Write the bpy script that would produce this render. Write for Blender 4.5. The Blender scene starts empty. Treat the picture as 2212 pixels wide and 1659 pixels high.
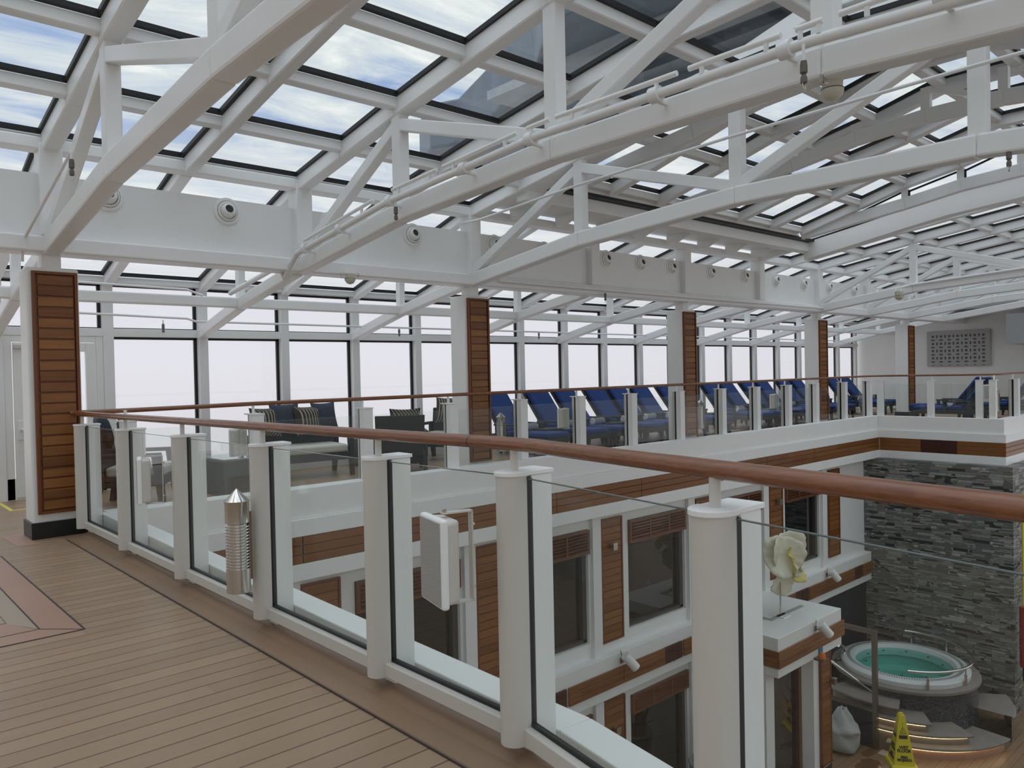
import bpy, bmesh, math, random
from mathutils import Vector, Matrix
from math import sin, cos, pi, radians, atan2, hypot
random.seed(7)
SC = bpy.context.scene
COL = SC.collection
S = 0.87            # the lengths below are in units of 0.87 m
# ------------------------------------------------------------------ camera
F, HC = 1661.0, 1.55
p1 = Vector((2943-1106, 765-829.5, F)); p2 = Vector((0, 802.7-829.5, F))
ax = p1.normalized(); dn = p2.cross(p1).normalized()
if dn[1] < 0: dn = -dn
az = -dn; ay = az.cross(ax)
cam = bpy.data.cameras.new('camera'); camo = bpy.data.objects.new('camera', cam); COL.objects.link(camo)
cam.sensor_fit = 'HORIZONTAL'; cam.sensor_width = 36; cam.lens = F/2212*36
cam.clip_start = .05; cam.clip_end = 500
right = (ax[0], ay[0], az[0]); up = (-ax[1], -ay[1], -az[1]); back = (-ax[2], -ay[2], -az[2])
camo.matrix_world = Matrix(((right[0], up[0], back[0], 0), (right[1], up[1], back[1], 0), (right[2], up[2], back[2], HC*S), (0, 0, 0, 1)))
SC.camera = camo
# ------------------------------------------------------------------ sky and exposure
W = bpy.data.worlds.new('sky'); SC.world = W; W.use_nodes = True
def world():
    n = W.node_tree.nodes; l = W.node_tree.links; n.clear()
    out = n.new('ShaderNodeOutputWorld'); bg = n.new('ShaderNodeBackground')
    tc = n.new('ShaderNodeTexCoord'); sp = n.new('ShaderNodeSeparateXYZ'); l.new(tc.outputs['Generated'], sp.inputs[0])
    mx = n.new('ShaderNodeMath'); mx.operation = 'MAXIMUM'; mx.inputs[1].default_value = .06; l.new(sp.outputs['Z'], mx.inputs[0])
    dv = n.new('ShaderNodeVectorMath'); dv.operation = 'DIVIDE'; l.new(tc.outputs['Generated'], dv.inputs[0])
    cb = n.new('ShaderNodeCombineXYZ')
    for i in range(3): l.new(mx.outputs[0], cb.inputs[i])
    l.new(cb.outputs[0], dv.inputs[1])
    mp = n.new('ShaderNodeMapping'); mp.inputs['Scale'].default_value = (1.0, 2.2, 0); mp.inputs['Rotation'].default_value = (0, 0, .5)
    l.new(dv.outputs[0], mp.inputs['Vector'])
    no = n.new('ShaderNodeTexNoise'); no.inputs['Scale'].default_value = 1.35; no.inputs['Detail'].default_value = 9; no.inputs['Roughness'].default_value = .6
    no.inputs['Distortion'].default_value = .5
    l.new(mp.outputs[0], no.inputs['Vector'])
    cr = n.new('ShaderNodeValToRGB'); e = cr.color_ramp.elements
    e[0].position = .36; e[0].color = (.33, .45, .70, 1); e[1].position = .64; e[1].color = (.95, .97, .95, 1)
    x = e.new(.47); x.color = (.60, .68, .78, 1)
    x = e.new(.56); x.color = (.76, .81, .82, 1)
    l.new(no.outputs['Fac'], cr.inputs[0])
    mr = n.new('ShaderNodeMapRange'); mr.inputs[1].default_value = .12; mr.inputs[2].default_value = .32; l.new(sp.outputs['Z'], mr.inputs[0])
    mi = n.new('ShaderNodeMixRGB'); mi.inputs[1].default_value = (.82, .83, .86, 1); l.new(mr.outputs[0], mi.inputs[0]); l.new(cr.outputs[0], mi.inputs[2])
    mr2 = n.new('ShaderNodeMapRange'); mr2.inputs[1].default_value = -.12; mr2.inputs[2].default_value = .02; l.new(sp.outputs['Z'], mr2.inputs[0])
    m2 = n.new('ShaderNodeMixRGB'); m2.inputs[1].default_value = (.77, .75, .755, 1); l.new(mr2.outputs[0], m2.inputs[0]); l.new(mi.outputs[0], m2.inputs[2])
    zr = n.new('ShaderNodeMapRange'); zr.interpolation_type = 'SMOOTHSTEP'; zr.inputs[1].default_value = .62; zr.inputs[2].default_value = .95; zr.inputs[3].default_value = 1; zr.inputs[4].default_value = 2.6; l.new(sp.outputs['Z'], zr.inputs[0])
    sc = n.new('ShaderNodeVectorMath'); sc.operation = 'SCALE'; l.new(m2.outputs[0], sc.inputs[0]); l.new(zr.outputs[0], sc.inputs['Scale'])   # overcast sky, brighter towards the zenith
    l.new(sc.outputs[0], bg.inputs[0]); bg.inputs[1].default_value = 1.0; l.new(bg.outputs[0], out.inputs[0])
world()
vs = SC.view_settings; vs.view_transform = 'Standard'; vs.look = 'None'; vs.gamma = 1; vs.use_curve_mapping = False; vs.exposure = .0
# ------------------------------------------------------------------ materials
def mat(name, col, rough=.5, metal=0, spec=.5, var=None, noise=0, nscale=8, bump=0, emit=None, estr=0, nstretch=(1, 1, 1)):
    m = bpy.data.materials.new(name); m.use_nodes = True; n = m.node_tree.nodes; l = m.node_tree.links
    b = n['Principled BSDF']; b.inputs['Base Color'].default_value = (*col, 1); b.inputs['Roughness'].default_value = rough
    b.inputs['Metallic'].default_value = metal; b.inputs['Specular IOR Level'].default_value = spec
    if emit: b.inputs['Emission Color'].default_value = (*emit, 1); b.inputs['Emission Strength'].default_value = estr
    if noise or bump:
        tc = n.new('ShaderNodeTexCoord'); mp = n.new('ShaderNodeMapping'); mp.inputs['Scale'].default_value = nstretch; l.new(tc.outputs['Object'], mp.inputs[0])
        no = n.new('ShaderNodeTexNoise'); no.inputs['Scale'].default_value = nscale; no.inputs['Detail'].default_value = 5; l.new(mp.outputs[0], no.inputs[0])
        if noise:
            mx = n.new('ShaderNodeMixRGB'); mx.inputs[1].default_value = (*[c*(1-noise) for c in col], 1); mx.inputs[2].default_value = (*[min(1, c*(1+noise)) for c in col], 1)
            l.new(no.outputs['Fac'], mx.inputs[0]); l.new(mx.outputs[0], b.inputs['Base Color'])
        if bump:
            bp = n.new('ShaderNodeBump'); bp.inputs['Strength'].default_value = bump; bp.inputs['Distance'].default_value = .01; l.new(no.outputs['Fac'], bp.inputs['Height']); l.new(bp.outputs[0], b.inputs['Normal'])
    return m
def M(n, op, *a):
    x = n.nodes.new('ShaderNodeMath'); x.operation = op
    for i, v in enumerate(a):
        if isinstance(v, (int, float)): x.inputs[i].default_value = v
        else: n.links.new(v, x.inputs[i])
    return x.outputs[0]
def boards(name, c1, c2, pitch, axis, off=0, seam=None, seamw=.05, rough=.45, grain='X', length=None, lw=.01, spec=.4, gs=1.0):
    """wood boards: a tone per board across <axis>, grain along <grain>, dark seams"""
    m = bpy.data.materials.new(name); m.use_nodes = True; t = m.node_tree; n = t.nodes; l = t.links
    b = n['Principled BSDF']; b.inputs['Roughness'].default_value = rough; b.inputs['Specular IOR Level'].default_value = spec
    tc = n.new('ShaderNodeTexCoord'); sp = n.new('ShaderNodeSeparateXYZ'); l.new(tc.outputs['Object'], sp.inputs[0])
    v = M(t, 'DIVIDE', M(t, 'SUBTRACT', sp.outputs[axis], off*S), pitch*S)
    idx = M(t, 'FLOOR', v); fr = M(t, 'FRACT', v)
    if length:
        u = M(t, 'ADD', M(t, 'DIVIDE', sp.outputs[grain], length*S), M(t, 'MULTIPLY', idx, .37))
        idx2 = M(t, 'ADD', idx, M(t, 'MULTIPLY', M(t, 'FLOOR', u), 17.3))
    else: idx2 = idx
    wn = n.new('ShaderNodeTexWhiteNoise'); wn.noise_dimensions = '1D'; l.new(idx2, wn.inputs['W'])
    st = {'X': (1.2, 14, 14), 'Y': (14, 1.2, 14), 'Z': (14, 14, 1.2)}[grain]
    mp = n.new('ShaderNodeMapping'); mp.inputs['Scale'].default_value = tuple(s*gs for s in st); l.new(tc.outputs['Object'], mp.inputs[0])
    ad = n.new('ShaderNodeVectorMath'); ad.operation = 'ADD'; l.new(mp.outputs[0], ad.inputs[0]); l.new(wn.outputs['Color'], ad.inputs[1])
    no = n.new('ShaderNodeTexNoise'); no.inputs['Scale'].default_value = 2.2; no.inputs['Detail'].default_value = 6; no.inputs['Distortion'].default_value = .8; l.new(ad.outputs[0], no.inputs[0])
    f = M(t, 'ADD', M(t, 'MULTIPLY', wn.outputs['Value'], .6), M(t, 'MULTIPLY', M(t, 'SUBTRACT', no.outputs['Fac'], .3), .9))
    mx = n.new('ShaderNodeMixRGB'); mx.inputs[1].default_value = (*c1, 1); mx.inputs[2].default_value = (*c2, 1); mx.use_clamp = True; l.new(f, mx.inputs[0])
    last = mx.outputs[0]
    if seam:
        k = M(t, 'LESS_THAN', fr, seamw)
        m2 = n.new('ShaderNodeMixRGB'); m2.inputs[2].default_value = (*seam, 1); l.new(k, m2.inputs[0]); l.new(last, m2.inputs[1]); last = m2.outputs[0]
    l.new(last, b.inputs['Base Color'])
    return m
def glassmat(name, tint=(.9, .95, .93), rough=0.0, milky=0, base=.04):
    m = bpy.data.materials.new(name); m.use_nodes = True; t = m.node_tree; n = t.nodes; l = t.links; n.clear()
    out = n.new('ShaderNodeOutputMaterial'); tr = n.new('ShaderNodeBsdfTransparent'); tr.inputs[0].default_value = (*tint, 1)
    gl = n.new('ShaderNodeBsdfGlossy'); gl.inputs['Roughness'].default_value = rough; gl.inputs['Color'].default_value = (1, 1, 1, 1)
    lw = n.new('ShaderNodeLayerWeight'); lw.inputs['Blend'].default_value = .5
    f = M(t, 'ADD', M(t, 'MULTIPLY', M(t, 'POWER', lw.outputs['Facing'], 5.0), .5), base)
    mx = n.new('ShaderNodeMixShader'); l.new(f, mx.inputs[0]); l.new(tr.outputs[0], mx.inputs[1]); l.new(gl.outputs[0], mx.inputs[2])
    last = mx.outputs[0]
    if milky:
        df = n.new('ShaderNodeBsdfTranslucent'); df.inputs[0].default_value = (.9, .9, .92, 1)
        m2 = n.new('ShaderNodeMixShader'); m2.inputs[0].default_value = milky; l.new(last, m2.inputs[1]); l.new(df.outputs[0], m2.inputs[2]); last = m2.outputs[0]
    l.new(last, out.inputs[0]); return m
WHITE = mat('white_paint', (.86, .855, .825), .42, noise=.03, nscale=3)
WHITE2 = mat('white_roof_paint', (.85, .85, .835), .38, noise=.03, nscale=3)
CREAM = mat('cream_powder_coat', (.62, .585, .53), .38)
BLACK = mat('black_rubber', (.006, .006, .007), .5)
PLINTH = mat('black_plinth', (.012, .013, .014), .35)
GLASS = glassmat('railing_glass', (.955, .975, .965), base=.03)
ROOFG = glassmat('roof_glass', (.97, .99, .99), base=.02)
WING = glassmat('window_glass', (.98, .97, .99), base=.02, milky=.05)
DARKG = mat('dark_reflecting_glass', (.012, .013, .012), .03, spec=.9)
RAILW = boards('varnished_handrail_wood', (.075, .020, .008), (.34, .13, .055), 9, 'Z', rough=.26, grain='Y', spec=.6, gs=3)
RAILX = boards('varnished_handrail_wood_long', (.075, .020, .008), (.34, .13, .055), 9, 'Z', rough=.26, grain='X', spec=.6, gs=3)
TEAKP = boards('teak_pillar_boards', (.125, .036, .006), (.33, .135, .032), .113, 'Z', off=.17, grain='X', rough=.42)
TEAKF = mat('teak_frame', (.17, .045, .008), .4, noise=.15, nscale=5)
TEAKH = boards('teak_fascia_boards', (.155, .050, .010), (.28, .11, .028), .115, 'Z', grain='X', rough=.4, length=2.4)
TEAKY = boards('teak_fascia_boards_across', (.155, .050, .010), (.28, .11, .028), .115, 'Z', grain='Y', rough=.4, length=2.4)
LOUV = mat('stained_louver_wood', (.16, .055, .024), .4, noise=.2, nscale=6)
DARKL = mat('dark_grille_wood', (.075, .017, .010), .45)
DECK = boards('deck_planks', (.30, .200, .128), (.385, .262, .165), .1385, 'Y', off=5.54, seam=(.13, .075, .05), seamw=.07, rough=.42, grain='X', length=3.3, gs=.5, spec=.35)
DECKY = boards('deck_planks_across', (.36, .28, .20), (.43, .34, .25), .1385, 'X', off=1.03, seam=(.12, .075, .05), seamw=.05, rough=.45, grain='Y', gs=.5)
DECKM = mat('deck_margin', (.275, .175, .108), .42, noise=.14, nscale=1.6)
DECKP = mat('deck_pink_border', (.40, .235, .165), .45, noise=.10, nscale=1.5)
POOLD = boards('pool_deck_planks', (.19, .115, .066), (.26, .16, .09), .16, 'Y', seam=(.07, .045, .025), seamw=.06, rough=.35, grain='X', gs=.5)
STEEL = mat('brushed_stainless', (.62, .60, .57), .18, metal=1)
STEELD = mat('satin_bronze_steel', (.24, .20, .165), .35, metal=.9)
BRONZE = mat('bronze_bracket', (.19, .13, .09), .4, metal=.3)
NAVY = mat('navy_cushion', (.010, .040, .165), .85, noise=.15, nscale=20, bump=.1)
WICK = mat('dark_wicker', (.028, .028, .030), .6, noise=.3, nscale=60, bump=.4)
WICKG = mat('grey_wicker', (.12, .12, .115), .6, noise=.3, nscale=60, bump=.4)
DWOOD = mat('dark_brown_wood', (.045, .020, .014), .45)
TOWEL = mat('white_towel', (.80, .82, .82), .95, noise=.05, nscale=30, bump=.5)
OFFW = mat('off_white_cushion', (.62, .60, .54), .9)
YELL = mat('yellow_plastic', (.72, .60, .03), .35)
YTAPE = mat('yellow_tape', (.70, .60, .10), .6)
RED = mat('red_cover', (.28, .012, .010), .5)
DGREY = mat('grey_speaker_mesh', (.36, .35, .33), .5, noise=.15, nscale=160, bump=.3)
BAGM = mat('grey_canvas', (.36, .36, .34), .85, noise=.15, nscale=9, bump=.5)
PETAL = mat('cream_petal', (.80, .76, .60), .45, noise=.1, nscale=4)
PETALY = mat('yellow_petal', (.70, .60, .18), .45, noise=.2, nscale=4)
LEAF = mat('dark_green_leaf', (.030, .050, .022), .45, noise=.4, nscale=20)
SOIL = mat('potting_soil', (.03, .022, .015), .9)
PERF = mat('grey_relief_panel', (.45, .44, .42), .5)
PERFD = mat('relief_recess', (.10, .10, .10), .6)
TUBW = mat('tub_acrylic', (.62, .63, .61), .25)
BLUEP = mat('teal_panel', (.02, .22, .33), .5)
ORNG = mat('orange_lens', (.75, .16, .02), .3)
NAVYW = mat('navy_mosaic_wall', (.010, .022, .036), .3, noise=.5, nscale=60)
GREYT = mat('weathered_teak', (.22, .19, .165), .6, noise=.2, nscale=5, nstretch=(1, 1, 1))
LED = mat('warm_led_strip', (1, .8, .5), .5, emit=(1, .72, .40), estr=3.2)
FUNN = mat('grey_ship_plating', (.16, .19, .23), .5, noise=.35, nscale=1.2, nstretch=(4, .6, 1))
PRINT = mat('black_print', (.015, .015, .012), .5)
CERAM = mat('grey_planter', (.33, .34, .33), .5)
SMOKE = mat('detector_cream', (.55, .52, .42), .4)
GREYB = mat('grey_box_paint', (.42, .43, .44), .5)
MATT = mat('dark_mesh_cloth', (.05, .052, .055), .8)
def stone():
    m = bpy.data.materials.new('split_stone_cladding'); m.use_nodes = True; t = m.node_tree; n = t.nodes; l = t.links; b = n['Principled BSDF']; b.inputs['Roughness'].default_value = .6
    tc = n.new('ShaderNodeTexCoord'); sp = n.new('ShaderNodeSeparateXYZ'); l.new(tc.outputs['Object'], sp.inputs[0])
    cb = n.new('ShaderNodeCombineXYZ'); l.new(M(t, 'ADD', sp.outputs['Y'], sp.outputs['X']), cb.inputs[0]); l.new(sp.outputs['Z'], cb.inputs[1])
    cols = []
    for i, (bw, rh, o) in enumerate(((.36, .060, .31), (.26, .032, .63))):
        br = n.new('ShaderNodeTexBrick'); br.offset = o; br.offset_frequency = 2; br.squash = 1.35; br.squash_frequency = 3
        br.inputs['Scale'].default_value = 1; br.inputs['Brick Width'].default_value = bw; br.inputs['Row Height'].default_value = rh
        br.inputs['Mortar Size'].default_value = .0025; br.inputs['Color1'].default_value = (0, 0, 0, 1); br.inputs['Color2'].default_value = (1, 1, 1, 1); br.inputs['Mortar'].default_value = (0, 0, 0, 1)
        l.new(cb.outputs[0], br.inputs['Vector']); cols.append(br)
    sel = n.new('ShaderNodeTexNoise'); sel.inputs['Scale'].default_value = 2.5; l.new(cb.outputs[0], sel.inputs[0])
    k = M(t, 'GREATER_THAN', sel.outputs['Fac'], .5)
    mx = n.new('ShaderNodeMixRGB'); l.new(k, mx.inputs[0]); l.new(cols[0].outputs['Color'], mx.inputs[1]); l.new(cols[1].outputs['Color'], mx.inputs[2])
    cr = n.new('ShaderNodeValToRGB'); cr.color_ramp.interpolation = 'CONSTANT'; e = cr.color_ramp.elements
    e[0].position = 0; e[0].color = (.035, .037, .036, 1); e[1].position = .12; e[1].color = (.15, .155, .145, 1)
    for p, c in ((.3, (.21, .21, .195)), (.45, (.17, .155, .125)), (.55, (.25, .255, .245)), (.7, (.13, .14, .135)), (.82, (.31, .315, .30)), (.95, (.42, .42, .40))): x = e.new(p); x.color = (*c, 1)
    l.new(mx.outputs[0], cr.inputs[0])
    no = n.new('ShaderNodeTexNoise'); no.inputs['Scale'].default_value = 22; no.inputs['Detail'].default_value = 6; mp = n.new('ShaderNodeMapping'); mp.inputs['Scale'].default_value = (.5, 2.5, 1); l.new(cb.outputs[0], mp.inputs[0]); l.new(mp.outputs[0], no.inputs[0])
    mu = n.new('ShaderNodeMixRGB'); mu.blend_type = 'MULTIPLY'; mu.inputs[0].default_value = .6; l.new(cr.outputs[0], mu.inputs[1])
    c2 = n.new('ShaderNodeValToRGB'); c2.color_ramp.elements[0].position = .3; c2.color_ramp.elements[0].color = (.62, .61, .57, 1); c2.color_ramp.elements[1].color = (1.35, 1.33, 1.24, 1); c2.color_ramp.elements[1].position = .7; l.new(no.outputs['Fac'], c2.inputs[0]); l.new(c2.outputs[0], mu.inputs[2])
    l.new(mu.outputs[0], b.inputs['Base Color'])
    h = M(t, 'ADD', mx.outputs[0], M(t, 'MULTIPLY', no.outputs['Fac'], .8))
    bp = n.new('ShaderNodeBump'); bp.inputs['Strength'].default_value = .9; bp.inputs['Distance'].default_value = .02; l.new(h, bp.inputs['Height']); l.new(bp.outputs[0], b.inputs['Normal'])
    return m
STONE = stone()
def mosaic():
    m = bpy.data.materials.new('dark_mosaic_tiles'); m.use_nodes = True; t = m.node_tree; n = t.nodes; l = t.links; b = n['Principled BSDF']; b.inputs['Roughness'].default_value = .25
    tc = n.new('ShaderNodeTexCoord'); v = n.new('ShaderNodeVectorMath'); v.operation = 'SCALE'; v.inputs['Scale'].default_value = 42; l.new(tc.outputs['Object'], v.inputs[0])
    fl = n.new('ShaderNodeVectorMath'); fl.operation = 'FLOOR'; l.new(v.outputs[0], fl.inputs[0])
    wn = n.new('ShaderNodeTexWhiteNoise'); l.new(fl.outputs[0], wn.inputs['Vector'])
    cr = n.new('ShaderNodeValToRGB'); e = cr.color_ramp.elements; e[0].color = (.012, .016, .022, 1); e[1].color = (.075, .085, .10, 1); l.new(wn.outputs['Value'], cr.inputs[0])
    l.new(cr.outputs[0], b.inputs['Base Color']); return m
MOSA = mosaic()
def striped():
    m = bpy.data.materials.new('striped_cushion_fabric'); m.use_nodes = True; t = m.node_tree; n = t.nodes; l = t.links; b = n['Principled BSDF']; b.inputs['Roughness'].default_value = .9
    tc = n.new('ShaderNodeTexCoord'); sp = n.new('ShaderNodeSeparateXYZ'); l.new(tc.outputs['Object'], sp.inputs[0])
    f = M(t, 'FRACT', M(t, 'MULTIPLY', M(t, 'ADD', sp.outputs['X'], sp.outputs['Y']), 21)); k = M(t, 'LESS_THAN', f, .28)
    mx = n.new('ShaderNodeMixRGB'); mx.inputs[1].default_value = (.055, .047, .04, 1); mx.inputs[2].default_value = (.42, .38, .30, 1); l.new(k, mx.inputs[0]); l.new(mx.outputs[0], b.inputs['Base Color']); return m
STRIPE = striped()
def waterm():
    m = bpy.data.materials.new('pool_water'); m.use_nodes = True; t = m.node_tree; n = t.nodes; l = t.links; n.clear()
    out = n.new('ShaderNodeOutputMaterial'); tr = n.new('ShaderNodeBsdfTransparent'); tr.inputs[0].default_value = (.55, .86, .80, 1)
    gl = n.new('ShaderNodeBsdfGlossy'); gl.inputs['Roughness'].default_value = .05
    tc = n.new('ShaderNodeTexCoord'); no = n.new('ShaderNodeTexNoise'); no.inputs['Scale'].default_value = 5; l.new(tc.outputs['Object'], no.inputs[0])
    bp = n.new('ShaderNodeBump'); bp.inputs['Strength'].default_value = .15; bp.inputs['Distance'].default_value = .05; l.new(no.outputs['Fac'], bp.inputs['Height']); l.new(bp.outputs[0], gl.inputs['Normal'])
    mx = n.new('ShaderNodeMixShader'); mx.inputs[0].default_value = .10; l.new(tr.outputs[0], mx.inputs[1]); l.new(gl.outputs[0], mx.inputs[2]); l.new(mx.outputs[0], out.inputs[0]); return m
WATER = waterm()
BASIN = mat('basin_aqua', (.38, .62, .56), .5)
# ------------------------------------------------------------------ mesh helpers
class MB:
    def __init__(s): s.v = []; s.f = []
    def add(s, vs, fs):
        o = len(s.v); s.v += [tuple(v) for v in vs]; s.f += [tuple(i+o for i in f) for f in fs]; return s
    def box(s, x0, x1, y0, y1, z0, z1):
        v = [(x, y, z) for z in (z0, z1) for y in (y0, y1) for x in (x0, x1)]
        return s.add(v, [(0, 2, 3, 1), (4, 5, 7, 6), (0, 1, 5, 4), (2, 6, 7, 3), (0, 4, 6, 2), (1, 3, 7, 5)])
    def hexa(s, b, t):      # bottom quad, top quad (ccw)
        return s.add(list(b)+list(t), [(3, 2, 1, 0), (4, 5, 6, 7), (0, 1, 5, 4), (1, 2, 6, 5), (2, 3, 7, 6), (3, 0, 4, 7)])
    def bar(s, p, q, w, h, up=(0, 0, 1)):
        p = Vector(p); q = Vector(q); d = (q-p).normalized(); u = Vector(up); sd = d.cross(u)
        if sd.length < 1e-4: sd = d.cross(Vector((1, 0, 0)))
        sd.normalize(); u = sd.cross(d); a = sd*w/2; b = u*h/2
        return s.hexa([p-a-b, p+a-b, p+a+b, p-a+b], [q-a-b, q+a-b, q+a+b, q-a+b])
    def poly(s, path, w, h, up=(0, 0, 1)):
        for a, b in zip(path[:-1], path[1:]): s.bar(a, b, w, h, up)
        return s
    def tube(s, pts, r, n=10, rv=None, cap=True):
        """round tube; rv = vertical radius for an oval"""
        pts = [Vector(p) for p in pts]; rings = []; rv = rv or r
        for i, p in enumerate(pts):
            d = (pts[min(i+1, len(pts)-1)]-pts[max(i-1, 0)]).normalized()
            u = Vector((0, 0, 1)); sd = d.cross(u)
            if sd.length < 1e-3: sd = Vector((1, 0, 0)); u = d.cross(sd).normalized()
            else: sd.normalize(); u = sd.cross(d)
            k = 1.0
            if 0 < i < len(pts)-1:
                a = (pts[i]-pts[i-1]).normalized(); b = (pts[i+1]-pts[i]).normalized(); k = 1/max(.6, math.sqrt(max(.01, (1+a.dot(b))/2)))
            rings.append([p+sd*cos(2*pi*j/n)*r*k+u*sin(2*pi*j/n)*rv for j in range(n)])
        o = []
        for rg in rings: o += rg
        fs = [(i*n+j, i*n+(j+1) % n, (i+1)*n+(j+1) % n, (i+1)*n+j) for i in range(len(rings)-1) for j in range(n)]
        if cap: fs += [tuple(range(n-1, -1, -1)), tuple((len(rings)-1)*n+j for j in range(n))]
        return s.add(o, fs)
    def lathe(s, prof, c, n=24, a0=0, a1=2*pi):
        full = abs(a1-a0-2*pi) < 1e-6; m = n if full else n+1; o = []
        for r, z in prof:
            for j in range(m): a = a0+(a1-a0)*j/n; o.append((c[0]+r*cos(a), c[1]+r*sin(a), c[2]+z))
        fs = []
        for i in range(len(prof)-1):
            for j in range(n):
                k = (j+1) % m; fs.append((i*m+j, i*m+k, (i+1)*m+k, (i+1)*m+j))
        return s.add(o, fs)
    def prism(s, pts, z0, z1):
        n = len(pts); zz = lambda z, p: z(p) if callable(z) else z
        return s.add([(p[0], p[1], zz(z0, p)) for p in pts]+[(p[0], p[1], zz(z1, p)) for p in pts],
                     [tuple(range(n-1, -1, -1)), tuple(range(n, 2*n))]+[(i, (i+1) % n, n+(i+1) % n, n+i) for i in range(n)])
    def build(s, name, m, parent=None, bev=0, smooth=False, seg=2, sub=0):
        me = bpy.data.meshes.new(name); me.from_pydata(s.v, [], s.f); me.update()
        o = bpy.data.objects.new(name, me); COL.objects.link(o); me.materials.append(m)
        if smooth: me.shade_smooth()
        if bev:
            b = o.modifiers.new('bevel', 'BEVEL'); b.width = bev*S; b.segments = seg; b.limit_method = 'ANGLE'; b.angle_limit = .6
        if sub:
            b = o.modifiers.new('sub', 'SUBSURF'); b.levels = sub; b.render_levels = sub
        if smooth and not sub:
            bm = bmesh.new(); bm.from_mesh(me)
            for e in bm.edges:
                if len(e.link_faces) == 2 and e.calc_face_angle(0) > .7: e.smooth = False
            bm.to_mesh(me); bm.free()
        if parent is not None:
            o.parent = parent; r = parent; off = Vector(parent.location)
            while r.parent is not None: r = r.parent; off += Vector(r.location)
            o.location = -off if not getattr(s, 'local', False) else (0, 0, 0)
        return o
def tag(o, label=None, cat=None, group=None, kind=None):
    if label: o['label'] = label
    if cat: o['category'] = cat
    if group: o['group'] = group
    if kind: o['kind'] = kind
    return o
def empty(name, loc=(0, 0, 0), label=None, cat=None, group=None, kind=None):
    o = bpy.data.objects.new(name, None); COL.objects.link(o); o.location = loc; o.empty_display_size = .1
    return tag(o, label, cat, group, kind)
def LMB():
    m = MB(); m.local = True; return m
def dup(root, loc, rz=None, label=None, group=None):
    def cp(o, par):
        c = o.copy(); COL.objects.link(c); c.parent = par
        for ch in KIDS.get(o.name, []): cp(ch, c)
        return c
    kids(root); c = cp(root, None); c.location = loc
    if rz is not None: c.rotation_euler = (0, 0, rz)
    if label: c['label'] = label
    if group: c['group'] = group
    return c
KIDS = {}
def kids(root):
    def w(o):
        if o.name in KIDS: return
        KIDS[o.name] = [x for x in COL.objects if x.parent == o]
        for x in KIDS[o.name]: w(x)
    w(root)
def struct(name, mb, m, parent=None, **k):
    o = mb.build(name, m, parent, **k)
    if parent is None: o['kind'] = 'structure'
    return o
ORD = ['first', 'second', 'third', 'fourth', 'fifth', 'sixth', 'seventh', 'eighth', 'ninth', 'tenth', 'eleventh', 'twelfth', 'thirteenth', 'fourteenth', 'fifteenth', 'sixteenth', 'seventeenth', 'eighteenth', 'nineteenth', 'twentieth']
CS = .0105
def dz(y): return -CS*y             # the deck is cambered
TX = [-3.85, -.98, 1.87, 4.73, 7.58, 10.35, 13.15, 16.02, 18.85, 21.7, 24.5, 27.3]
MX = [4.75+1.434*k for k in range(-6, 18)]
PX = [1.63, 7.42, 13.04, 18.86, 24.60]      # pillar left front corners
PILW = .49
YP = 9.27; YW = 12.83
exec_parts = []
# ------------------------------------------------------------------ upper deck floor
def slab(name, poly, zt, m, th=.12, parent=None):
    b = MB(); b.prism(poly, lambda p: dz(p[1])+zt-th, lambda p: dz(p[1])+zt); return struct(name, b, m, parent)
slab('floor', [(-7, -6), (1.87, -6), (1.87, 1.2), (1.87, 8.95), (1.87, 13.3), (-7, 13.3)], 0, DECK)
slab('floor', [(1.87, -6), (2.10, -6), (2.10, 9.05), (2.10, 9.1), (1.87, 9.1)], .004, DECKM)
struct('floor', MB().box(2.105, 2.3, 2.2, 9.1, -.2, .008), mat('gutter_floor', (.05, .038, .028), .35))
slab('floor', [(1.87, 9.1), (29.6, 9.1), (29.6, 12.95), (1.87, 13.3)], 0, DECK)
slab('floor', [(21.55, 5.9), (29.6, 5.9), (29.6, 9.1), (21.55, 9.1)], 0, DECK)
# cove along the railing
b = MB()
for y0, y1 in ((-4, 9.0),):
    pr = [(1.885, .005), (1.95, .012), (2.0, .022), (2.05, .045), (2.09, .05), (2.10, .05)]
    for (xa, za), (xb, zb) in zip(pr[:-1], pr[1:]):
        b.add([(xa, y0, za+dz(y0)), (xb, y0, zb+dz(y0)), (xb, y1, zb+dz(y1)), (xa, y1, za+dz(y1))], [(0, 1, 2, 3)])
struct('floor', b, DECKM, smooth=True)
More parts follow.
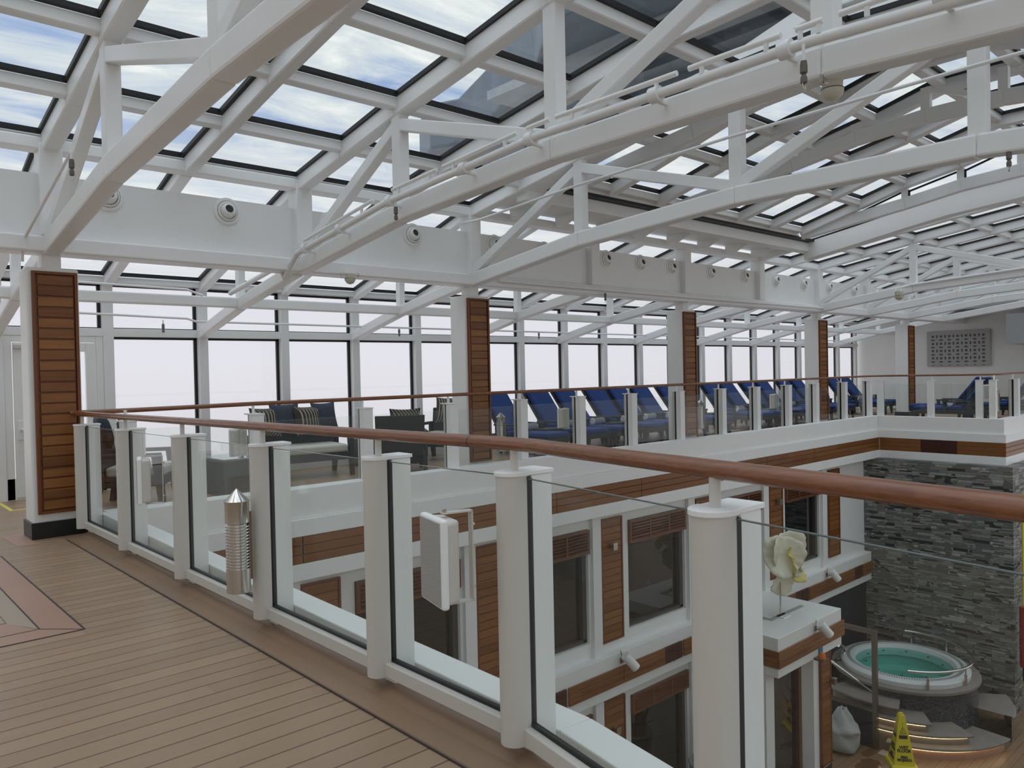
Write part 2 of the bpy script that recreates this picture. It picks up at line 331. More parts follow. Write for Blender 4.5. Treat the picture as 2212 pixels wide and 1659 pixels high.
# inlaid pink border with mitred corner and lighter field
b = MB(); e = .003
def fl(b, pts, h): b.prism(pts, lambda p: dz(p[1])+.0005, lambda p: dz(p[1])+h)
fl(b, [(1.035, 5.76), (1.235, 5.545), (1.235, 8.6), (1.035, 8.6)], e); fl(b, [(-6, 5.545), (1.228, 5.545), (1.028, 5.752), (-6, 5.752)], e)
fl(b, [(-6, 5.765), (1.018, 5.765), (.89, 6.07), (-6, 6.07)], e)
fl(b, [(1.44, 9.0), (1.62, 8.95), (1.62, 9.75), (1.42, 9.75)], e)
struct('trim_1', b, DECKP)
b = MB(); fl(b, [(-6, 6.078), (.885, 6.078), (1.025, 5.775), (1.025, 8.6), (-6, 8.6)], .0025); struct('trim_2', b, DECKY)
b = MB(); fl(b, [(1.028, 5.755), (1.035, 5.762), (1.24, 5.545), (1.23, 5.538)], .004); fl(b, [(1.236, 5.54), (1.248, 5.54), (1.248, 8.6), (1.236, 8.6)], .004); fl(b, [(1.026, 5.76), (1.035, 5.76), (1.035, 8.6), (1.026, 8.6)], .004); fl(b, [(-6, 5.752), (1.02, 5.752), (1.02, 5.764), (-6, 5.764)], .004); fl(b, [(-6, 6.07), (.89, 6.07), (.89, 6.079), (-6, 6.079)], .004); fl(b, [(1.868, -4), (1.875, -4), (1.875, 8.97), (1.868, 8.97)], .0075)
fl(b, [(-6, 5.535), (1.23, 5.535), (1.23, 5.545), (-6, 5.545)], .004)
struct('trim_3', b, mat('black_caulk', (.05, .035, .03), .6))
t = MB(); fl(t, [(1.81, 11.8), (1.86, 11.8), (1.86, 12.78), (1.81, 12.78)], .003); fl(t, [(1.81, 11.74), (2.9, 11.74), (2.9, 11.80), (1.81, 11.80)], .003)
tag(t.build('floor_tape', YTAPE), 'yellow tape angle stuck on the deck before the white glazed door', 'tape')
# ------------------------------------------------------------------ near kerb, coamings
def kerbline(b, path, w, z0, z1):      # path of inner edge points, w to the left normal
    n = len(path); out = []
    for i, p in enumerate(path):
        p = Vector(p); d = Vector((0, 0))
        if i > 0: d += (p-Vector(path[i-1])).normalized()
        if i < n-1: d += (Vector(path[i+1])-p).normalized()
        d.normalize(); out.append((p[0]+d[1]*w, p[1]-d[0]*w))
    for i in range(n-1):
        q = [path[i], path[i+1], out[i+1], out[i]]
        zz = lambda z, i: z[i] if isinstance(z, (list, tuple)) else z
        b.hexa([(*q[0], z0), (*q[1], z0), (*q[2], z0), (*q[3], z0)], [(*q[0], zz(z1, i)), (*q[1], zz(z1, i+1)), (*q[2], zz(z1, i+1)), (*q[3], zz(z1, i))])
b = MB(); kerbline(b, [(1.37, -5), (1.72, -.6), (2.21, 2.2), (2.21, 9.06)], .175, -.25, [.085, .085, .085, .135])
struct('wall_near_kerb', b, WHITE, bev=.008)
b = MB(); kerbline(b, [(1.6, -5), (1.95, -.6), (2.44, 2.2), (2.44, 8.9)], .02, -7, -.2); struct('wall_near', b, WHITE)
# far coaming: upper face, ledge, timber band, lower face
def coaming(name, prof, m):
    """profile (inset from opening edge, z0, z1) swept round the far sides of the opening"""
    for k, (o, w, z0, z1) in enumerate(prof):
        b = MB(); path = [(2.26, 8.86+o), (21.35+o, 8.86+o), (21.35+o, 5.80-0+o*0), (30, 5.80+0*o)]
        path = [(2.26, 8.86+o), (21.42+o, 8.86+o), (21.42+o, 5.86+o), (30, 5.86+o)]
        kerbline(b, path[::-1], w, z0, z1); struct(name if k == 0 else name+'_ledge', b, m, bev=.006)
coaming('wall_far', [(0, .28, -.23, .145), (-.05, .33, -.44, -.23), (-.05, .33, -.99, -.78), (0.0, .28, -.78, -.44)], WHITE)
# ------------------------------------------------------------------ pillars
plab = ['tall white pillar at the left with a slatted teak panel where both handrails meet', 'white pillar with a teak panel behind the glass railing left of the blue loungers', 'white pillar with a teak panel standing midway along the row of blue loungers', 'white pillar with a teak panel by the last loungers of the window row', 'slim far pillar with a teak strip before the white end wall']
for i, x in enumerate(PX):
    y0 = YP; zf = dz(y0); top = 2.74
    r = empty('pillar', (x+PILW/2, y0+.18, zf), plab[i], 'pillar', 'teak faced pillars under the girder')
    MB().box(x, x+PILW, y0, y0+.36, zf, top).build('shaft', WHITE, r, bev=.018)
    MB().box(x-.02, x+PILW+.015, y0-.03, y0+.39, zf, .075).build('plinth', PLINTH, r, bev=.004)
    MB().box(x+.16, x+.34, y0+.06, y0+.26, top, 2.90).build('stub', WHITE, r)
    px0, px1, z0, z1 = x+.045, x+PILW-.02, .16, 2.70
    f = MB(); w = .03
    f.box(px0, px0+w, y0-.045, y0, z0, z1).box(px1-w, px1, y0-.045, y0, z0, z1).box(px0+w, px1-w, y0-.045, y0, z0, z0+w).box(px0+w, px1-w, y0-.045, y0, z1-w, z1).box(px0+w, px1-w, y0-.012, y0, z0+w, z1-w)
    fo = f.build('panel_frame', TEAKF, r, bev=.004)
    g = MB(); n = 22; h = (z1-z0-2*w-.012)/n
    for k in range(n):
        za = z0+w+.012+k*h; g.hexa([(px0+w+.02, y0-.012, za), (px1-w-.012, y0-.012, za), (px1-w-.012, y0-.012, za+h-.012), (px0+w+.02, y0-.012, za+h-.012)][:4], [(px0+w+.024, y0-.03, za+.004), (px1-w-.016, y0-.03, za+.004), (px1-w-.016, y0-.03, za+h-.016), (px0+w+.024, y0-.03, za+h-.016)])
    g.build('teak_boards', TEAKP, r)
# ------------------------------------------------------------------ girder over the pillars
g = MB(); g.box(-6, 29.6, 9.15, 9.5, 2.89, 3.06).box(-6, 29.6, 9.27, 9.33, 3.06, 3.72)
gr = empty('roof_girder', (11, 9.3, 2.89), 'deep white girder with round air nozzles spanning the row of teak faced pillars', 'beam')
MB().box(-6, 29.6, 9.15, 9.5, 2.89, 3.06).build('bottom_flange', WHITE2, gr, bev=.02)
MB().box(-6, 29.6, 9.27, 9.35, 3.06, 3.72).build('web_plate', WHITE2, gr)
for x in TX:
    MB().box(x-.11, x+.11, 9.15, 9.40, 3.06, 4.02).build('stiffener', WHITE2, gr, bev=.015)
MB().box(-6, 29.6, 9.16, 9.38, 3.95, 4.08).build('head_beam', WHITE2, gr, bev=.015)
# air nozzles
noz = None; XN = [2.43, 3.76, 5.15, 6.49, 7.81+.25, 9.17, 10.75, 11.75, 12.74, 14.12, 15.45, 16.81, 18.15, 19.5, 20.95, 22.4, 24.93]
for i, x in enumerate(XN):
    lb = 'round white air nozzle on the girder, %s from the left' % ORD[i]
    if noz is None:
        noz = empty('air_nozzle', (x, 9.27, 3.57), lb, 'air nozzle', 'air nozzles along the girder')
        def ring(prof, name, m, tilt=0):
            b = LMB(); b.lathe(prof, (0, 0, 0), 28); R = Matrix.Rotation(radians(90), 4, 'X')
            b.v = [tuple(R @ Vector(v)) for v in b.v]
            if tilt: T = Matrix.Rotation(radians(-14), 4, 'X'); b.v = [tuple(T @ Vector(v)) for v in b.v]
            b.build(name, m, noz, smooth=True)
        ring([(.165, 0), (.165, .012), (.15, .022), (.13, .02), (.125, .0)], 'flange', WHITE)
        ring([(.118, -.02), (.118, .03), (.10, .045), (.098, .01)], 'collar', WHITE)
        ring([(.095, -.02), (.092, .05), (.07, .085), (.052, .092), (.045, .06), (.045, -.02)], 'eyeball', WHITE, 1)
        ring([(.052, .075), (.0, .075)], 'throat', mat('nozzle_throat', (.03, .032, .034), .7), 1)
    else: dup(noz, (x, 9.27, 3.57), None, lb)
# ------------------------------------------------------------------ window wall
wl = empty('wall_back', (12, YW, dz(YW)), kind='structure')
zb = dz(YW); XE0, XE1 = -5, 29.3
for x in MX:
    if x > 29.4: continue
    MB().box(x-.075, x+.075, YW-.02, YW+.16, zb-.02, 3.12).build('mullion', WHITE2, wl, bev=.01)
MB().box(XE0, XE1, YW-.01, YW+.15, 2.21, 2.335).build('transom', WHITE2, wl, bev=.008)
MB().box(XE0, XE1, YW, YW+.15, zb-.02, .17).build('sill_panel', WHITE2, wl)
MB().box(XE0, XE1, YW-.03, YW+.17, 3.02, 3.11).build('head_rail', WHITE2, wl)
wi = 0
for k, (xa, xb) in enumerate(zip(MX[:-1], MX[1:])):
    if xb > 29.4: continue
    xa += .075; xb -= .075
    door = abs(xa-MX[4]-.075) < .01
    wi += 1
    w = empty('window_%d' % wi, ((xa+xb)/2, YW, .2), kind='structure')
    def pane(z0, z1, nm):
        gs = MB(); t = .045; y0, y1 = YW+.09, YW+.135
        gs.box(xa, xa+.012, y0, y1, z0, z1).box(xb-t, xb, y0, y1, z0, z1).box(xa, xb, y0, y1, z1-t*.8, z1).box(xa, xb, y0, y1, z0, z0+.018)
        gs.build('black_gasket', BLACK, w)
        MB().box(xa, xb, YW+.105, YW+.115, z0, z1).build(nm, WING, w)
    pane(2.335, 3.02, 'upper_pane')
    if not door: pane(.17, 2.21, 'lower_pane')
    else:
        d = empty('door_1', ((xa+xb)/2, YW, zb), kind='structure')
        f = MB(); zt = 2.12
        f.box(xa, xa+.10, YW, YW+.12, zb, 2.21).box(xb-.10, xb, YW, YW+.12, zb, 2.21).box(xa+.1, xb-.1, YW, YW+.12, zt, 2.21); f.build('door_frame', WHITE2, d, bev=.006)
        lf = MB(); a, c = xa+.115, xb-.115; q = .13
        lf.box(a, a+q, YW-.01, YW+.06, zb+.03, zt-.01).box(c-q, c, YW-.01, YW+.06, zb+.03, zt-.01).box(a+q, c-q, YW-.01, YW+.06, zb+.03, zb+.30).box(a+q, c-q, YW-.01, YW+.06, zt-.14, zt-.01)
        lo = lf.build('door_leaf', WHITE, d, bev=.006)
        MB().box(a+q, c-q, YW+.02, YW+.03, zb+.30, zt-.14).build('door_glass', WING, lo)
        hb = MB().tube([(a+.07, YW-.02, .85), (a+.07, YW-.09, .88), (a+.15, YW-.10, .80), (c-.15, YW-.10, .80), (c-.07, YW-.09, .88), (c-.07, YW-.02, .85)], .018, 10); hb.build('push_bar', WHITE, lo, smooth=True)
        MB().box(a+.03, a+.11, YW-.035, YW-.01, .72, 1.0).build('lock_plate', WHITE, lo, bev=.008)
        MB().box(a, a+.34, YW-.06, YW-.01, zt-.10, zt-.045).build('door_closer', CREAM, lo, bev=.006)
# ------------------------------------------------------------------ end walls, lower hall shell
struct('wall_right', MB().box(29.5, 29.7, -6, 13.2, -.2, 4.9), WHITE)
struct('wall_left', MB().box(-7.2, -7, -6, 13.2, -7, 5), WHITE)
struct('wall_front', MB().box(-7, 30, -6.2, -6, -7, .6), WHITE)
struct('floor', MB().box(1.6, 32, -6, 9.5, -7.1, -7), POOLD)
# ------------------------------------------------------------------ trusses
YN = [9.27, 6.95, 4.61, 2.24, -.10, -2.42]; CB = [2.97, 3.285, 3.43, 3.43, 3.285, 2.97]
TOPZ = lambda y: (lambda a: 4.86+.06*(1-(a/1.2)**2) if a < 1.2 else 4.86-(a-1.2)*.14 if a < 3.53 else 4.53-(a-3.53)*.165)(abs(y-3.42))   # glass plane
tl = {1.87: 'nearest white roof truss, its chord sweeping over the left pillar', 4.73: 'large white roof truss carrying the thick pipe and a smoke detector', 7.58: 'white roof truss landing on the second pillar, carrying a thin pipe',
      18.85: 'white roof truss beyond the sliding roof, landing on the fourth pillar', 21.7: 'far white roof truss one bay past the fourth pillar', 24.5: 'far white roof truss landing on the fifth pillar', 27.3: 'last white roof truss close to the end wall', -.98: 'white roof truss left of the nearest pillar, mostly out of view'}
for x in TX:
    if x not in tl: continue
    r = empty('roof_truss', (x, YP, 2.9), tl[x], 'roof truss', 'transverse roof trusses')
    MB().poly([(x, y, z) for y, z in zip(YN, CB)], .17, .20).build('bottom_chord', WHITE2, r, bev=.022)
    for i, y in enumerate(YN[1:-1]):
        MB().box(x-.065, x+.065, y-.075, y+.075, CB[i+1], TOPZ(y)-.2).build('post', WHITE2, r, bev=.012)
    for a, c, ta, tc in ((0, 1, 0, 1), (1, 2, 1, 0), (2, 3, 0, 1), (3, 4, 1, 0), (4, 5, 1, 0)):
        za = TOPZ(YN[a])-.30 if ta else CB[a]+.10; zc = TOPZ(YN[c])-.30 if tc else CB[c]+.10
        MB().bar((x, YN[a], za), (x, YN[c], zc), .12, .13).build('diagonal', WHITE2, r, bev=.012)
    # outer half under the lean-to roof
    MB().poly([(x, 9.4, 2.95), (x, 11.24, 2.64), (x, 12.86, 2.27)], .15, .17).build('outer_chord', WHITE2, r, bev=.02)
    MB().box(x-.05, x+.05, 11.18, 11.30, 2.64, 3.42).build('outer_post', WHITE2, r)
for x in (10.35, 13.15, 16.02):
    r = empty('lean_to_rafter', (x, 9.4, 2.9), {10.35: 'white sloping beam meeting the window wall right of the second pillar', 13.15: 'white sloping beam meeting the window wall behind the third pillar', 16.02: 'white sloping beam meeting the window wall between third and fourth pillars'}[x], 'beam', 'sloping beams of the window aisle')
    MB().poly([(x, 9.4, 2.95), (x, 11.24, 2.64), (x, 12.86, 2.27)], .15, .17).build('chord', WHITE2, r, bev=.02)
    MB().box(x-.05, x+.05, 11.18, 11.30, 2.64, 3.42).build('post', WHITE2, r)
tag(MB().box(-5, 29.4, 11.17, 11.31, 2.58, 2.73).build('purlin', WHITE2, bev=.02), 'long white tie beam running below the aisle glazing along the windows', 'beam')
# ------------------------------------------------------------------ glazed roofs
def roof(name, xs, ys, zf, w=.13, d=.19, pd=.12, main=None, skip=lambda x, y: False, gask=.045):
    c = empty(name, (xs[0], ys[0], zf(ys[0])), kind='structure')
    for x in xs:
        ww = w*1.25 if (main and min(abs(x-m) for m in main) < .05) else w
        b = MB()
        for ya, yb in zip(ys[:-1], ys[1:]):
            if skip(x-.01, (ya+yb)/2) and skip(x+.01, (ya+yb)/2): continue
            b.bar((x, ya, zf(ya)-.03-d/2), (x, yb, zf(yb)-.03-d/2), ww, d)
        if b.v: b.build('rafter', WHITE2, c, bev=.012, seg=1)
    for y in ys:
        b = MB()
        for xa, xb in zip(xs[:-1], xs[1:]):
            if skip((xa+xb)/2, y): continue
            b.bar((xa, y, zf(y)-.03-pd/2), (xb, y, zf(y)-.03-pd/2), w, pd)
        if b.v: b.build('purlin', WHITE2, c, bev=.012, seg=1)
    h = w/2
    for xa, xb in zip(xs[:-1], xs[1:]):
        for ya, yb in zip(ys[:-1], ys[1:]):
            if skip((xa+xb)/2, (ya+yb)/2): continue
            s = 1 if yb > ya else -1
            a, bb, e0, e1 = xa+h, xb-h, ya+s*h, yb-s*h
            z = lambda y: zf(ya)+(zf(yb)-zf(ya))*(y-ya)/(yb-ya)
            MB().add([(a-.03, e0-s*.03, z(e0)+.01), (bb+.03, e0-s*.03, z(e0)+.01), (bb+.03, e1+s*.03, z(e1)+.01), (a-.03, e1+s*.03, z(e1)+.01)], [(0, 1, 2, 3)]).build('glass_pane', ROOFG, c)
            g = MB(); t = gask
            for (x0, x1, y0, y1) in ((a, a+t, e0, e1), (bb-t, bb, e0, e1), (a, bb, min(e0, e0+s*t), max(e0, e0+s*t)), (a, bb, min(e1, e1-s*t), max(e1, e1-s*t))):
                g.hexa([(x0, y0, z(y0)-.045), (x1, y0, z(y0)-.045), (x1, y1, z(y1)-.045), (x0, y1, z(y1)-.045)], [(x0, y0, z(y0)), (x1, y0, z(y0)), (x1, y1, z(y1)), (x0, y1, z(y1))])
            g.build('pane_gasket', BLACK, c)
    return c
def mids(a):
    o = []
    for p, q in zip(a[:-1], a[1:]): o += [p, (p+q)/2]
    return o+[a[-1]]
YR = mids(YN)
roof('ceiling', mids([-3.85, -.98, 1.87, 4.73, 7.58]), YR, TOPZ, main=TX)
roof('ceiling', mids([16.02, 18.85, 21.7, 24.5, 27.3, 29.5]), YR[:8], TOPZ, main=TX)
OUT = lambda y: 4.12-(y-9.36)*(4.12-3.15)/(12.80-9.36)
roof('ceiling', [x for x in MX if x < 29.5], [9.36, 11.15, 12.80], OUT, w=.14, d=.15, pd=.10)
# ------------------------------------------------------------------ frame of the roof opening
OY = [8.1, 7.0, 6.09, 5.25, 4.03, 3.42, 2.81, 1.59, .75, -.16, -1.26]
OB = [3.84, 4.03, 4.20, 4.34, 4.46, 4.48, 4.46, 4.34, 4.2, 4.03, 3.84]
fr = empty('roof_opening_frame', (12, 8.1, 4), 'thick white arched frame around the opening of the sliding roof', 'frame')
for x, nm, h in ((16.06, 'arched_beam', .36), (7.74, 'arched_beam', .30)):
    b = MB()
    off = .0 if x > 10 else .28
    for i in range(len(OY)-1):
        y0, y1 = OY[i], OY[i+1]; z0, z1 = OB[i]+off, OB[i+1]+off
        b.hexa([(x-.14, y0, z0), (x+.14, y0, z0), (x+.14, y1, z1), (x-.14, y1, z1)], [(x-.14, y0, z0+h), (x+.14, y0, z0+h), (x+.14, y1, z1+h), (x-.14, y1, z1+h)])
    b.build(nm, WHITE2, fr)
    if x > 10:
        b = MB(); c = MB()
        for i in range(len(OY)-1):
            y0, y1 = OY[i], OY[i+1]; z0, z1 = OB[i]+h, OB[i+1]+h
            b.hexa([(x-.13, y0, z0), (x+.1, y0, z0), (x+.1, y1, z1), (x-.13, y1, z1)], [(x-.13, y0, z0+.03), (x+.1, y0, z0+.03), (x+.1, y1, z1+.03), (x-.13, y1, z1+.03)])
            c.hexa([(x-.16, y0, z0+.03), (x+.1, y0, z0+.03), (x+.1, y1, z1+.03), (x-.16, y1, z1+.03)], [(x-.16, y0, z0+.2), (x+.1, y0, z0+.2), (x+.1, y1, z1+.2), (x-.16, y1, z1+.2)])
        b.build('rubber_seal', BLACK, fr); c.build('end_beam', WHITE2, fr)
MB().box(7.6, 16.2, 8.0, 8.24, 4.0, 4.20).build('edge_beam', WHITE2, fr, bev=.02)
MB().box(7.6, 16.2, 8.14, 9.2, 4.14, 4.17).build('soffit', WHITE2, fr)
for k in range(8):
    x = 8.3+k*1.03
    MB().hexa([(x-.03, 8.9, 3.98), (x+.03, 8.9, 3.98), (x+.03, 9.12, 3.98), (x-.03, 9.12, 3.98)], [(x-.03, 8.5, 4.15), (x+.03, 8.5, 4.15), (x+.03, 9.12, 4.15), (x-.03, 9.12, 4.15)]).build('bracket', WHITE2, fr)
MB().box(7.6, 16.2, -1.4, -1.16, 4.0, 4.2).build('edge_beam', WHITE2, fr)
# ------------------------------------------------------------------ sliding roof
def SR(y):
    a = abs(y-3.42); P = [(0, 5.5), (.45, 5.47), (1.38, 5.22), (2.33, 5.03), (4.13, 4.50), (4.6, 4.38)]
    for (a0, z0), (a1, z1) in zip(P[:-1], P[1:]):
        if a <= a1: return z0+(z1-z0)*(a-a0)/(a1-a0)
    return 4.3
sx = [8.0, 9.2, 10.4, 11.6, 12.8, 14.0, 15.2]
sy = [7.8, 6.6, 5.75, 4.8, 3.87, 2.97, 2.04, 1.09, .24, -.96]
sr = roof('sliding_roof', sx, sy, SR, w=.14, d=.18, pd=.11)
del sr['kind']; tag(sr, 'raised arched sliding roof section glazed in small panes', 'sliding roof')
for y, s in ((7.98, 1), (-1.14, -1)):
    MB().box(7.9, 15.3, y-.10, y+.10, 4.245, 4.40).build('side_beam', WHITE2, sr, bev=.015)
    MB().box(7.8, 16.0, y-.11, y+.08, 4.20, 4.245).build('rubber_seal', BLACK, sr)
CY = [7.8, 5.75, 4.8, 3.87, 2.97, 2.04, 1.09, -.96]; CZ = [4.30, 4.58, 4.74, 4.82, 4.82, 4.74, 4.58, 4.30]
for x in (8.45, 11.0):
    MB().poly([(x, y, z) for y, z in zip(CY, CZ)], .12, .19).build('roof_chord', WHITE2, sr, bev=.015)
    for y, z in list(zip(CY, CZ))[1:-1]: MB().box(x-.05, x+.05, y-.055, y+.055, z, SR(y)-.28).build('strut', WHITE2, sr)
    for (ya, za), (yb, zb2) in (((5.75, 4.6), (4.8, SR(4.8)-.3)), ((4.8, SR(4.8)-.3), (3.87, 4.84)), ((3.87, SR(3.87)-.3), (2.97, 4.84))):
        MB().bar((x, ya, za), (x, yb, zb2), .06, .07).build('strut', WHITE2, sr)
x = 15.25
MB().poly([(x, y, z-.03) for y, z in zip(CY, CZ)], .12, .22).build('roof_chord', WHITE2, sr, bev=.015)
for y, z in list(zip(CY, CZ))[1:-1]: MB().box(x-.05, x+.05, y-.055, y+.055, z, SR(y)-.2).build('strut', WHITE2, sr)
gg = MB(); gl = MB()
for (ya, za), (yb, zb2) in zip(list(zip(CY, CZ))[:-1], list(zip(CY, CZ))[1:]):
    ya2, yb2 = ya-.07, yb+.07
    gl.add([(x+.04, ya2, za+.05), (x+.04, yb2, zb2+.05), (x+.04, yb2, SR(yb)-.24), (x+.04, ya2, SR(ya)-.24)], [(0, 1, 2, 3)])
    if SR(yb)-zb2 > .4: gg.bar((x, ya2, SR(ya)-.26), (x, yb2, SR(yb)-.26), .03, .03)
    gg.bar((x, ya2, za), (x, ya2, SR(ya)-.24), .03, .03)
gl.build('gable_glass', ROOFG, sr); gg.build('gable_gasket', BLACK, sr)
# ------------------------------------------------------------------ ship structure outside, seen through the roof glass
fu = empty('funnel_deckhouse', (9.3, 6, 6), 'grey streaked ship superstructure seen overhead through the roof glass', 'superstructure')
MB().prism([(7.55, 4.5), (7.0, 6.9), (7.9, 8.1), (8.8, 10.1), (9.4, 11.8), (9.15, 12.4), (9.6, 13.4), (10.9, 13.4), (10.9, -8), (7.9, -8)], 6.0, 6.9).build('hull_plating', FUNN, fu, bev=.05)
for i, xx in enumerate((8.4, 9.1, 9.8, 10.4)):
    MB().box(xx, xx+.16, -8, 9.2+i*.6, 5.9, 6.0).build('rib', FUNN, fu)
MB().box(8.0, 8.7, 4.0, 9.3, 5.86, 6.0).build('light_panel', mat('pale_plating', (.40, .42, .44), .5, noise=.3, nscale=3), fu)
# ------------------------------------------------------------------ near railing
def xg(y): return 2.085 if y >= 2.2 else 2.085-.175*(2.2-y)*(1 if y > -.6 else 1)
NP = [8.93, 7.42, 5.96, 4.54, 3.21, 2.21, 1.17, .1]          # post front corners
def rz(y): return 1.262 if y < 2.3 else 1.262-(y-2.3)*.0095
nr = empty('glass_railing', (2.05, 5, 0), 'nearest glass railing with round posts under a varnished handrail', 'railing')
def halfround(b, x1, y, z0, z1, a=.092, w=.062, n=10):
    pts = [(x1, y-w/1.0)]+[(x1-a*sin(pi*i/n)**.8 if 0 < i < n else x1, y-w*cos(pi*i/n)) for i in range(n+1)][1:-1]+[(x1, y+w)]
    b.prism([(p[0], p[1]) for p in pts][::-1], z0, z1); return b
for i, y in enumerate(NP):
    x0 = xg(y); zc = rz(y)-.105; zf = dz(y); yc = y+.055
    po = halfround(MB(), x0-.026, yc, zf+.10, zc-.018).build('post', CREAM, nr, smooth=True)
    MB().box(x0+.006, x0+.12, y, y+.11, zf+.06, zc-.018).build('back_post', WHITE, po, bev=.006)
    MB().box(x0-.028, x0+.007, y-.002, y+.098, zf+.15, zc-.03).build('gasket', BLACK, po)
    MB().box(x0+.002, x0+.085, y+.005, y+.105, zf+.02, zf+.11).build('foot', WHITE, po, bev=.008)
    c = MB(); halfround(c, x0-.020, yc, zc-.018, zc, .104, .070); c.box(x0-.021, x0+.127, y-.006, y+.116, zc-.018, zc)
    c.build('cap', WHITE, po, bev=.003)
    MB().tube([(x0-.035, yc, zc-.01), (x0-.035, yc, rz(y)-.01)], .0165, 14).build('stem', CREAM, po, smooth=True)
for y0, y1 in zip(NP[1:], NP[:-1]):
    a, c = xg(y0), xg(y1)
    if y1 > 2.3 > y0: pass
    g = MB(); ya, yb = y0+.05, y1+.05
    g.hexa([(a-.019, ya, .115), (a-.007, ya, .115), (c-.007, yb, .10), (c-.019, yb, .10)], [(a-.019, ya, rz(ya)-.135), (a-.007, ya, rz(ya)-.135), (c-.007, yb, rz(yb)-.135), (c-.019, yb, rz(yb)-.135)])
    gp = g.build('glass_panel', GLASS, nr)
    MB().bar((a-.013, ya, rz(ya)-.1335), (c-.013, yb, rz(yb)-.1335), .012, .003).build('glass_edge', mat('glass_edge', (.10, .13, .125), .2) if 'glass_edge' not in bpy.data.materials else bpy.data.materials['glass_edge'], gp)
    yf, yl = y0+.112, y1-.008
    MB().bar((a-.03, yf, dz(ya)+.135), (c-.03, yl+.02, dz(yb)+.135), .058, .068).build('bottom_rail', CREAM, nr, bev=.005)
    MB().bar((a-.013, yf, dz(ya)+.176), (c-.013, yl+.02, dz(yb)+.176), .022, .016).build('bottom_gasket', BLACK, nr)
for i, y in enumerate((3.27, 2.27)):       # etched safety marks on the glass
    a = xg(y)-.0205; b = MB(); z = .235
    for p, q in (((y+.05, z+.02), (y+.085, z+.02)), ((y+.05, z+.02), (y+.0675, z-.02)), ((y+.085, z+.02), (y+.0675, z-.02))): b.bar((a, *p), (a, *q), .003, .003)
    b.lathe([(0, 0), (.005, .001)], (a, y+.0675, z+.006), 6); b.build('etched_mark', CREAM, nr)
hy = [9.30, 8.3, 7.0, 5.9, 4.5, 3.3, 2.72, 2.45, 2.2, 1.9, 1.2, .5, -.6]
hx = lambda y: (xg(y)-.035 if y > 2.8 else 2.05+.012*0 if y > 2.4 else xg(y)-.035)
MB().tube([(xg(y)-.035, y, rz(y)) for y in hy], .040, 18, rv=.027).build('handrail', RAILW, nr, smooth=True)
for y in (2.52, 5.98, 8.95):
    MB().tube([(xg(y)-.035, y, rz(y)), (xg(y)-.035, y-.004, rz(y))], .0405, 18, rv=.0275).build('rail_joint', PLINTH, nr, smooth=True)
# ------------------------------------------------------------------ far railings
def far_rail(pts, posts, lab, facing, name='glass_railing'):
    """pts: rail centreline; posts: positions (x, y); facing: unit vector toward the opening"""
    r = empty(name, (*pts[0], 0), lab, 'railing')
    fx, fy = facing; tx, ty = -fy, fx; zc = 1.105
    def rb(x, y, u0, u1, v0, v1, z0, z1):    # u along the run, v toward the opening
        b = MB(); P = [(x+tx*u+fx*v, y+ty*u+fy*v) for u, v in ((u0, v0), (u1, v0), (u1, v1), (u0, v1))]; return b.prism(P, z0, z1)
    for x, y in posts:
        p = rb(x, y, -.075, .075, .04, .145, .10, zc-.015).build('post', WHITE, r, bev=.005)
        rb(x, y, -.08, .08, -.085, .152, zc-.015, zc).build('cap', WHITE, p)
        rb(x, y, -.045, .045, -.01, .04, .12, zc-.02).build('gasket', BLACK, p)
        h = MB(); n = 8; h.prism([(x+tx*.058*cos(pi*i/n)-fx*(.01+.085*sin(pi*i/n)), y+ty*.058*cos(pi*i/n)-fy*(.01+.085*sin(pi*i/n))) for i in range(n+1)], dz(y)+.1, zc-.015); h.build('round_cover', CREAM, p)
        MB().tube([(x, y, zc-.01), (x, y, 1.215)], .018, 8).build('stem', WHITE, p, smooth=True)
    for (xa, ya), (xb, yb) in zip(posts[:-1], posts[1:]):
        MB().bar((xa+fx*.02, ya+fy*.02, .585), (xb+fx*.02, yb+fy*.02, .585), .012, .83).build('glass_panel', GLASS, r)
    return r
fp = [(x, 9.10) for x in (2.5, 3.95, 5.48, 6.94, 8.35, 9.72, 11.12, 12.6, 14.08, 15.45, 16.85, 18.2, 19.75, 21.25)]
r = far_rail([(2.1, 9.10)], fp, 'far glass railing with square posts before the lounge seats and blue loungers', (0, -1))
MB().tube([(2.0, 9.26, 1.205), (2.6, 9.12, 1.21), (4, 9.1, 1.222), (12, 9.1, 1.222), (21.2, 9.1, 1.224), (21.45, 9.02, 1.225), (21.6, 8.85, 1.226)], .036, 14, rv=.026).build('handrail', RAILX, r, smooth=True)
r2 = far_rail([(21.6, 8.8)], [(21.62, 8.83), (21.62, 7.55), (21.62, 6.42), (21.62, 6.12)], 'short glass railing across the far end beside the loungers', (-1, 0))
MB().tube([(21.6, 8.85, 1.226), (21.6, 6.3, 1.235), (21.7, 6.1, 1.237), (21.9, 6.02, 1.24), (30, 6.02, 1.25)], .036, 14, rv=.026).build('handrail', RAILW, r2, smooth=True)
far_rail([(22, 6.02)], [(22.75, 6.02), (24.6, 6.02), (26.4, 6.02)], 'last glass railing panels at the right edge beyond the corner', (0, -1))
